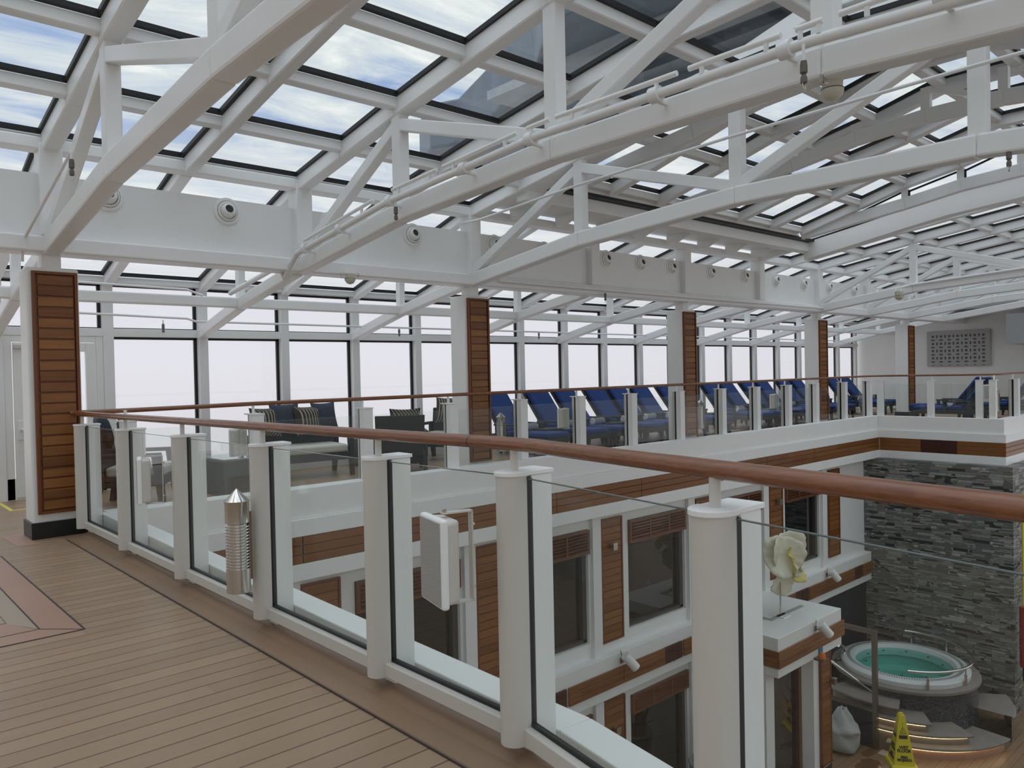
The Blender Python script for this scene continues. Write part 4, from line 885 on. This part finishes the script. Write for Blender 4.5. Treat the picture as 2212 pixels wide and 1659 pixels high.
# flower sculpture on the porch canopy
r = empty('flower_sculpture', (14.55, 7.9, -3.53), 'large cream and yellow flower sculpture standing on the porch canopy', 'sculpture')
fc = Vector((14.5, 7.86, -2.38))
def petal(c, R, nrm, m, nm, seed, cup=.35, a0=0):
    random.seed(seed); N = Vector(nrm).normalized(); U = N.cross(Vector((0, 0, 1))).normalized(); V = U.cross(N); b = MB(); nr_, na = 6, 40; vs = []; ph = random.random()*6
    for i in range(nr_+1):
        for j in range(na):
            t = 2*pi*j/na; rr = R*i/nr_; ed_ = (i/nr_)**2
            rad = rr*(1+.07*ed_*sin(3*t+ph)+.025*ed_*sin(11*t+ph*2)); h = cup*R*(i/nr_)**2*(.6+.4*sin(3*t+ph))+.022*ed_*sin(13*t+ph)
            p = c+U*rad*cos(t+a0)+V*rad*sin(t+a0)*1.0+N*h; vs.append(tuple(p))
    b.add(vs, [(i*na+j, i*na+(j+1) % na, (i+1)*na+(j+1) % na, (i+1)*na+j) for i in range(nr_) for j in range(na)]); o = b.build(nm, m, r, smooth=True)
    sd = o.modifiers.new('s', 'SOLIDIFY'); sd.thickness = .012*S
petal(fc+Vector((.08, .02, .12)), .46, (-.3, -1, .1), PETAL, 'petal', 1); petal(fc+Vector((-.12, 0, .10)), .42, (-.8, -.8, .3), PETAL, 'petal', 2)
petal(fc+Vector((.12, -.10, -.14)), .33, (.2, -1, .15), PETALY, 'inner_petal', 3, .5); petal(fc+Vector((-.05, .05, -.42)), .34, (-.3, -1, -.5), PETAL, 'petal', 4, .3)
petal(fc+Vector((.25, .05, -.02)), .34, (.9, -.6, .1), PETAL, 'petal', 5, .3); petal(fc+Vector((-.02, -.12, .16)), .12, (-.2, -1, .3), PETALY, 'inner_petal', 6, .7)
MB().tube([(14.42, 7.95, -3.53), (14.42, 7.95, -2.5)], .018, 10).build('steel_stem', STEEL, r, smooth=True); MB().box(14.27, 14.57, 7.80, 8.10, -3.53, -3.505).build('base_plate', WHITE, r)
# ------------------------------------------------------------------ stone wall
struct('wall_stone', MB().box(XS, XS+1.1, 5.60, YF+.1, -7, -.98).box(XS+1.1, 30, 5.75, 9.2, -7, -.98), STONE)
r = empty('rescue_pole', (21.3, 5.4, -7), 'long yellow pole with a red cover leaning at the end of the stone wall', 'pole')
MB().tube([(21.32, 5.46, -6.95), (21.32, 5.46, -1.6)], .022, 10).build('pole', YELL, r, smooth=True); MB().tube([(21.22, 5.44, -5.75), (21.22, 5.44, -5.7), (21.22, 5.44, -4.42), (21.22, 5.44, -4.32)], .085, 14).build('red_cover', RED, r, smooth=True)
MB().tube([(21.24, 5.44, -6.1), (21.22, 5.44, -5.72)], .03, 8).build('black_grip', BLACK, r, smooth=True)
spot(21.5, 5.58, -3.35, 'white spotlight at the right edge beside the yellow pole')
# ------------------------------------------------------------------ hot tub
tc = (19.45, 7.50)
r = empty('hot_tub', (tc[0], tc[1], -7), 'round white hot tub with aqua water in a dark mosaic drum by the stone wall', 'hot tub')
MB().lathe([(1.55, 0), (1.55, 1.14)], (*tc, -7), 72).build('mosaic_drum', MOSA, r, smooth=True)
MB().lathe([(1.30, 1.20), (1.60, 1.20), (1.62, 1.19), (1.62, 1.13), (1.54, 1.12)], (*tc, -7), 72).build('teak_surround', GREYT, r, smooth=True)
MB().lathe([(1.42, 1.20), (1.42, 1.29), (1.38, 1.33), (1.18, 1.35), (1.12, 1.335), (1.10, 1.30), (1.06, 1.24), (1.0, 1.1)], (*tc, -7), 72).build('acrylic_rim', TUBW, r, smooth=True)
MB().lathe([(1.08, 1.25), (1.0, .85), (.72, .80), (.66, .45), (.3, .40), (0, .40)], (*tc, -7), 48).build('basin', BASIN, r, smooth=True)
MB().lathe([(1.09, 1.255), (0, 1.255)], (*tc, -7), 48).build('water', WATER, r)
b = MB()
for k in range(150):
    a = 2*pi*k/150
    if 1.0 < (a % pi) < 1.7 or True: b.bar((tc[0]+1.20*cos(a), tc[1]+1.20*sin(a), -5.648), (tc[0]+1.28*cos(a), tc[1]+1.28*sin(a), -5.652), .018, .006)
b.build('overflow_slots', mat('slot_grey', (.22, .23, .22), .5), r)
for k in range(10): a = .3+k*.63; MB().lathe([(.0, .01), (.028, .008), (.03, 0)], (tc[0]+.86*cos(a), tc[1]+.86*sin(a), -5.742), 10).build('jet', PLINTH, r)
rr = empty('tub_handrail', (tc[0], tc[1], -5.8), 'curved stainless rail on short posts around the right side of the hot tub', 'handrail')
A = [radians(q) for q in range(-156, 22, 8)]
MB().tube([(tc[0]+1.46*cos(a), tc[1]+1.46*sin(a), -5.40) for a in A], .032, 12).build('rail', STEEL, rr, smooth=True)
for q in (-140, -100, -60, -20, 14): a = radians(q); MB().tube([(tc[0]+1.46*cos(a), tc[1]+1.46*sin(a), -5.8), (tc[0]+1.46*cos(a), tc[1]+1.46*sin(a), -5.56)], .032, 10).tube([(tc[0]+1.46*cos(a), tc[1]+1.46*sin(a), -5.6), (tc[0]+1.46*cos(a), tc[1]+1.46*sin(a), -5.41)], .016, 8).build('post', STEEL, rr, smooth=True)
# steps winding up on the left
r = empty('tub_steps', (17.6, 7.2, -7), 'grey teak steps with lit risers winding up to the hot tub', 'steps')
st_ = [(2.32, radians(-168), radians(-96), .28), (2.22, radians(-178), radians(-122), .52), (2.18, radians(165), radians(-145), .75), (2.10, radians(150), radians(190), .97)]
for k, (R, a0, a1, h) in enumerate(st_):
    if a1 < a0: a1 += 2*pi
    if k == 3: a1 = radians(198)
    MB().lathe([(1.54, h-.05), (R, h-.05), (R+.01, h-.02), (R, h), (1.54, h)], (*tc, -7), 20, a0, a1).build('tread', GREYT, r)
    MB().lathe([(R-.10, 0), (R-.10, h-.05)], (*tc, -7), 20, a0+.03, a1-.02).build('riser', GREYT if k else DECKP, r)
    if k < 3: MB().lathe([(R-.095, h-.085), (R-.06, h-.085), (R-.06, h-.06), (R-.095, h-.06)], (*tc, -7), 20, a0+.04, a1-.05).build('led_strip', LED, r)
r = empty('corner_bench', (20.8, 6.2, -7), 'curved low mosaic bench with a teak edge between hot tub and stone wall', 'bench')
MB().lathe([(1.54, .60), (2.22, .60), (2.22, 0)], (*tc, -7), 16, radians(-84), radians(-52)).build('mosaic_base', MOSA, r); MB().lathe([(1.54, .61), (2.26, .61), (2.28, .58), (2.26, .55)], (*tc, -7), 16, radians(-86), radians(-52)).build('teak_top', GREYT, r)
r = empty('stair_handrail', (17.9, 7.9, -6.9), 'bright stainless handrail slanting down beside the hot tub steps', 'handrail')
MB().tube([(17.9, 9.0, -5.36), (17.9, 7.66, -5.99), (17.9, 7.38, -6.12), (17.9, 7.27, -6.2), (17.9, 7.25, -6.32), (17.9, 7.33, -6.40), (17.9, 7.6, -6.38)], .030, 12).build('rail', STEEL, r, smooth=True)
MB().tube([(17.9, 7.62, -6.9), (17.9, 7.62, -6.02)], .028, 10).build('post', STEEL, r, smooth=True)
tag(MB().tube([(18.6, 8.75, -5.45), (18.72, 8.72, -5.40), (18.86, 8.7, -5.48), (18.9, 8.7, -5.62), (18.8, 8.72, -5.74), (18.55, 8.76, -5.76)], .032, 10).build('grab_rail', STEEL, smooth=True), 'small curved steel grab rail at the left rim of the hot tub', 'handrail')
r = empty('metal_frame', (17.25, 7.26, -7), 'tall dark steel portal frame beside a low mosaic wall at the steps', 'frame')
MB().box(17.2, 17.3, 7.22, 7.32, -7, -4.35).build('post', STEELD, r, bev=.004); MB().box(17.2, 17.3, 7.32, 9.1, -4.45, -4.35).build('top_bar', STEELD, r, bev=.004); MB().box(17.2, 17.3, 7.32, 9.1, -6.18, -6.12).build('lower_bar', STEELD, r)
tag(MB().box(17.22, 17.28, 7.32, 9.1, -7, -6.18).build('low_wall', NAVYW), 'low dark mosaic wall between the porch and the steps', 'wall')
# laundry bag
random.seed(5); b = MB(); n = 28; prof = [(0, 0), (.30, .01), (.36, .10), (.37, .26), (.34, .40), (.37, .46), (.38, .52), (.28, .60), (.22, .68), (.20, .78), (.12, .86), (.10, .92), (.02, .90)]
vs = []
for i, (R_, z) in enumerate(prof):
    for j in range(n):
        t = 2*pi*j/n; q = 1+.07*sin(3*t+i*1.3)+.05*sin(7*t+i*2.1)+random.uniform(-.03, .03); vs.append((16.72+R_*q*cos(t)+(.10*(z-.5) if z > .5 else 0), 7.78+R_*q*sin(t), -7+z+.03*sin(5*t+i)*(i > 1)))
b.add(vs, [(i*n+j, i*n+(j+1) % n, (i+1)*n+(j+1) % n, (i+1)*n+j) for i in range(len(prof)-1) for j in range(n)])
tag(b.build('laundry_bag', BAGM, smooth=True, sub=1), 'crumpled pale grey canvas sack on the floor by the porch column', 'bag')
# wet floor cone
cx_, cy_ = 16.98, 6.62
r = empty('caution_cone', (cx_, cy_, -7), 'yellow folding wet floor sign shaped like a square pyramid', 'sign'); r.rotation_euler = (0, 0, radians(38))
def fr_(h0, h1, w0, w1): return LMB().hexa([(-w0, -w0, h0), (w0, -w0, h0), (w0, w0, h0), (-w0, w0, h0)], [(-w1, -w1, h1), (w1, -w1, h1), (w1, w1, h1), (-w1, w1, h1)])
fr_(.05, 1.07, .215, .06).build('body', YELL, r, bev=.006); fr_(0, .06, .275, .25).build('base', YELL, r, bev=.01); fr_(1.07, 1.10, .035, .035).build('knob', YELL, r)
def txt(s, size, z, face, par=r):
    cu = bpy.data.curves.new('t', 'FONT'); cu.body = s; cu.size = size*S; cu.align_x = 'CENTER'; cu.extrude = .002; cu.space_line = .8; cu.offset = .003
    o = bpy.data.objects.new('t', cu); COL.objects.link(o); me = None
    dg = bpy.context.evaluated_depsgraph_get(); me = bpy.data.meshes.new_from_object(o.evaluated_get(dg)); bpy.data.objects.remove(o)
    w = .215+(.06-.215)*(z-.05)/1.02; tilt = atan2(.155, 1.02)
    T = Matrix.Rotation(face, 4, 'Z') @ Matrix.Translation((0, -(w+.004), z)) @ Matrix.Rotation(radians(90)-tilt, 4, 'X') @ Matrix.Scale(1/S, 4)
    me.transform(T); q = bpy.data.objects.new('lettering', me); COL.objects.link(q); me.materials.append(PRINT); q.parent = par
for f_ in (0, pi/2, -pi/2, pi):
    txt('WET\nFLOOR', .085, .40, f_); txt('PISO\nMOJADO', .070, .21, f_)
    b = LMB(); z = .62; w = .215+(.06-.215)*(z-.05)/1.02+.004
    tw = [(-.085, z-.02), (.085, z-.02), (.085, z+.05), (-.085, z+.05)]
    def onf(x, zz): ww = .215+(.06-.215)*(zz-.05)/1.02+.005; return tuple(Matrix.Rotation(f_, 4, 'Z') @ Vector((x, -ww, zz)))
    b.add([onf(x, q) for x, q in tw], [(0, 1, 2, 3)])
    def ln(a, c, w=.008):
        A_ = Vector(a); C_ = Vector(c); d_ = (C_-A_).normalized(); nn = Vector((-d_[1], d_[0]))*w/2
        b.add([onf(*(A_-nn)), onf(*(C_-nn)), onf(*(C_+nn)), onf(*(A_+nn))], [(0, 1, 2, 3)])
    ln((-.065, .70), (.065, .70)); ln((-.065, .70), (0, .83)); ln((.065, .70), (0, .83)); ln((0, .74), (0, .79)); ln((0, .83), (0, .93), .005); ln((0, .74), (-.03, .715), .012); ln((-.07, .655), (.07, .655), .003)
    b.build('printed_mark', PRINT, r)
tag(MB().box(17.05, 17.3, 6.95, 7.15, -7.0, -6.985).build('floor_drain', mat('drain_cover', (.45, .40, .35), .5)), 'small square drain cover on the floor beside the yellow cone', 'drain')
b = MB(); random.seed(3)
for cxx, cyy, s_ in ((16.4, 7.1, .45), (17.0, 7.3, .25), (18.9, 5.9, .4), (16.0, 6.9, .3)):
    pts = [(cxx+s_*(.6+.6*random.random())*cos(t*pi/9), cyy+s_*.5*(.5+.7*random.random())*sin(t*pi/9)) for t in range(18)]; b.prism(pts, -6.9995, -6.997)
tag(b.build('water_puddles', mat('wet_teak', (.13, .065, .03), .12)), 'dark wet puddle marks on the pool deck around the yellow cone', 'puddle', kind='stuff')
# ------------------------------------------------------------------ pipes, sprinklers, detectors, light tubes on the roof steel
def clamp(b, x, y, z, r): b.lathe([(r, -.02), (r*1.8, -.02), (r*1.8, .02), (r, .02)], (x, y, z), 12); return b
PB = r = empty('sprinkler_pipe', (4.6, 9, 3.1), 'thick white pipe running along the large roof truss', 'pipe')
pth = [(4.52, 11.1, 2.78), (4.52, 9.62, 2.98), (4.52, 9.40, 2.90), (4.52, 9.30, 2.80), (4.50, 9.15, 2.95), (4.52, 8.98, 3.09), (4.52, 8.85, 3.11), (4.52, 6.95, 3.365), (4.52, 4.61, 3.515), (4.52, 2.24, 3.515), (4.52, -.10, 3.37)]
MB().tube(pth, .035, 12).build('pipe', WHITE2, r, smooth=True)
for y in (8.75, 7.9, 6.85, 5.6, 4.7, 3.4, 2.4, 1.5):
    z = 3.11+(y-8.85)*-.134 if y > 6.95 else 3.365+(6.95-y)*.064 if y > 4.61 else 3.515
    b = MB(); b.tube([(4.52, y-.04, z), (4.52, y+.04, z)], .058, 12).box(4.50, 4.66, y-.015, y+.015, z-.05, z-.03); b.build('clamp', WHITE2, r, smooth=True)
def thin(name, pts, rad, label, g=None): return tag(MB().tube(pts, rad, 8).build(name, WHITE2, smooth=True), label, 'pipe', g)
PC = thin('sprinkler_pipe', [(7.40, 9.4, 3.84), (7.40, 8.8, 3.83), (7.40, 6.95, 3.95), (7.40, 4.61, 4.04), (7.40, 2.24, 4.08), (7.40, 0, 4.08)], .018, 'thin white pipe crossing the posts of the second pillar truss')
PA = thin('sprinkler_pipe', [(1.62, 9.35, 2.8), (1.62, 9.3, 3.0), (1.62, 7.35, 3.42), (1.62, 7.2, 3.45)], .014, 'thin pipe rising beside the nearest truss above the left pillar')
PW = thin('sprinkler_pipe', [(2.3, 12.55, 2.55), (4.4, 12.55, 2.50), (4.5, 12.45, 2.45), (16, 12.45, 2.42), (28, 12.45, 2.40)], .018, 'long thin pipe running before the upper window panes')
thin('sprinkler_pipe', [(1.9, 11.1, 2.83), (3.9, 11.1, 2.80), (4.1, 11.05, 2.72)], .016, 'short thin pipe above the tie beam at the left windows')
PG = thin('sprinkler_pipe', [(8.0, 9.08, 2.98), (14, 9.08, 2.98), (18.9, 9.08, 2.98), (19.1, 8.9, 2.99), (18.75, 6.95, 3.36), (18.75, 4.6, 3.50), (18.75, 2, 3.52)], .028, 'long white pipe along the girder flange turning up at the far truss')
def sprinkler(x, y, z, par, ln=.06):
    h = MB().lathe([(0, 0), (.018, 0), (.022, -.03), (.022, -.07), (.012, -.08), (.020, -.10), (.020, -.13), (0, -.14)], (x, y, z-ln), 12).build('sprinkler_head', SMOKE2, par, smooth=True)
    MB().tube([(x, y, z), (x, y, z-ln)], .010, 8).build('drop_pipe', WHITE2, h)
    MB().tube([(x-.016, y, z-ln-.13), (x-.014, y, z-ln-.16), (x, y, z-ln-.175), (x+.014, y, z-ln-.16), (x+.016, y, z-ln-.13)], .003, 6).build('guard', STEEL, h)
SMOKE2 = mat('sprinkler_metal', (.16, .14, .12), .4, metal=.5)
sprinkler(1.62, 7.2, 3.45, PA); sprinkler(4.52, 6.75, 3.35, PB); sprinkler(4.45, 2.25, 3.48, PB, .10)
sprinkler(4.0, 12.45, 2.46, PW); sprinkler(8.35, 12.45, 2.43, PW, .02); sprinkler(12.1, 12.45, 2.43, PW, .02)
sprinkler(10.5, 9.08, 2.98, PG); sprinkler(7.52, 2.0, 3.38, PC, .05)
def detector(x, y, z, label, s=1.0):
    r = empty('smoke_detector', (x, y, z), label, 'detector', 'round smoke detectors')
    MB().lathe([(0, 0), (.075*s, 0), (.08*s, -.015*s), (.075*s, -.07*s), (.085*s, -.075*s), (.085*s, -.095*s), (.078*s, -.12*s), (.05*s, -.155*s), (0, -.17*s)], (x, y, z), 24).build('housing', SMOKE, r, smooth=True)
    MB().lathe([(.0865*s, -.078*s), (.0865*s, -.084*s)], (x, y, z), 24).build('dark_ring', PLINTH, r)
    for sg in (-1, 1): MB().tube([(x+sg*.05*s, y, z), (x+sg*.13*s, y, z+.03*s), (x+sg*.17*s, y, z-.0*s), (x+sg*.14*s, y, z-.06*s), (x+sg*.075*s, y, z-.05*s)], .007*s, 6).build('cable_loop', WHITE2, r, smooth=True)
detector(4.78, 2.23, 3.345, 'smoke detector with cable loops under the large truss, near the top right', .8); detector(5.35, 9.12, 2.91, 'smoke detector hanging at the girder beside the large truss foot', .85); detector(18.4, 7.1, 3.2, 'distant smoke detector under the truss beyond the fourth pillar', 1.2)
tn = 0
for (x, segs, g) in ((4.50, [(8.75, 7.15), (6.78, 6.0), (5.9, 4.85), (4.72, 4.45), (4.38, 3.2), (3.1, 2.42), (2.32, 2.15), (2.05, 1.0)], 'light tubes above the thick pipe'),):
    for ya, yb in segs:
        zz = lambda y: (3.11+(8.85-y)*.134 if y > 6.95 else 3.365+(6.95-y)*.064 if y > 4.61 else 3.515)+.09
        r = empty('light_tube', (x, ya, zz(ya)), 'slim white tube light on brackets above the thick pipe, %s from its lower end' % ORD[tn], 'tube light', g); tn += 1
        MB().tube([(x, ya, zz(ya)), (x, yb, zz(yb))], .020, 10).build('tube', WHITE, r, smooth=True)
        for q in (.15, .85): y = ya+(yb-ya)*q; MB().box(x-.012, x+.012, y-.012, y+.012, zz(y)-.07, zz(y)).build('bracket', WHITE2, r)
# ------------------------------------------------------------------ far end wall things
r = empty('relief_panel', (29.4, 9.4, 1.4), 'grey square relief panel with rows of star shaped cut-outs on the end wall', 'wall art')
Y0, Y1, Z0, Z1 = 8.42, 10.42, 1.43, 2.66
MB().box(29.40, 29.48, Y0, Y1, Z0, Z1).build('panel', PERF, r, bev=.01)
b = MB(); nx, nz = 7, 4; dy_ = (Y1-Y0-.14)/nx; dzz = (Z1-Z0-.12)/(nz+.35)
def dia(y, z, a, c): b.add([(29.395, y-a, z), (29.395, y, z-c), (29.395, y+a, z), (29.395, y, z+c)], [(0, 1, 2, 3)])
for i in range(nx):
    for j in range(nz+1):
        yc = Y0+.07+(i+.5)*dy_; zc = Z1-.12-(j+.25)*dzz
        if j < nz:
            s = .062; b.add([(29.395, yc+s*(.55 if k % 2 else 1)*cos(pi/4+k*pi/4), zc+s*(.5 if k % 2 else 1)*sin(pi/4+k*pi/4)) for k in range(8)], [tuple(range(8))])
            dia(yc, zc-dzz/2, .085, .032)
            if i: dia(yc-dy_/2, zc, .032, .075)
        else: b.add([(29.395, yc-.06, Z0+.02), (29.395, yc+.06, Z0+.02), (29.395, yc, Z0+.05)], [(0, 1, 2)])
b.build('cut_outs', PERFD, r)
tag(MB().box(27.9, 29.48, 4.5, 7.55, 2.10, 3.05).build('ceiling_box', GREYB), 'plain grey box hanging high on the end wall at the right edge', 'box')
tag(MB().box(28.0, 29.5, 2.0, 12.8, 3.3, 3.45).build('ceiling_soffit', GREYB), 'flat grey soffit under the far end of the glass roof', 'ceiling panel')
t = empty('service_door', (29.45, 11.2, 0), 'white panel door outlined low on the end wall behind the railing', 'door'); MB().box(29.455, 29.495, 10.9, 11.7, -.1, .85).build('leaf', WHITE, t, bev=.004)
# ------------------------------------------------------------------ warm lamp light from the porch and step strips
def area(name, loc, size, power, col, rot):
    l = bpy.data.lights.new(name, 'AREA'); l.energy = power; l.color = col; l.size = size; l.shape = 'SQUARE'; o = bpy.data.objects.new(name, l); COL.objects.link(o); o.location = Vector(loc)*S; o.rotation_euler = rot; return o
# ------------------------------------------------------------------ bring everything to metres
done = set()
for o in list(COL.objects):
    if o.type not in ('MESH', 'EMPTY'): continue
    o.location = Vector(o.location)*S
    if o.type == 'MESH' and o.data.name not in done:
        done.add(o.data.name); o.data.transform(Matrix.Scale(S, 4)); o.data.update()
bpy.context.view_layer.update()
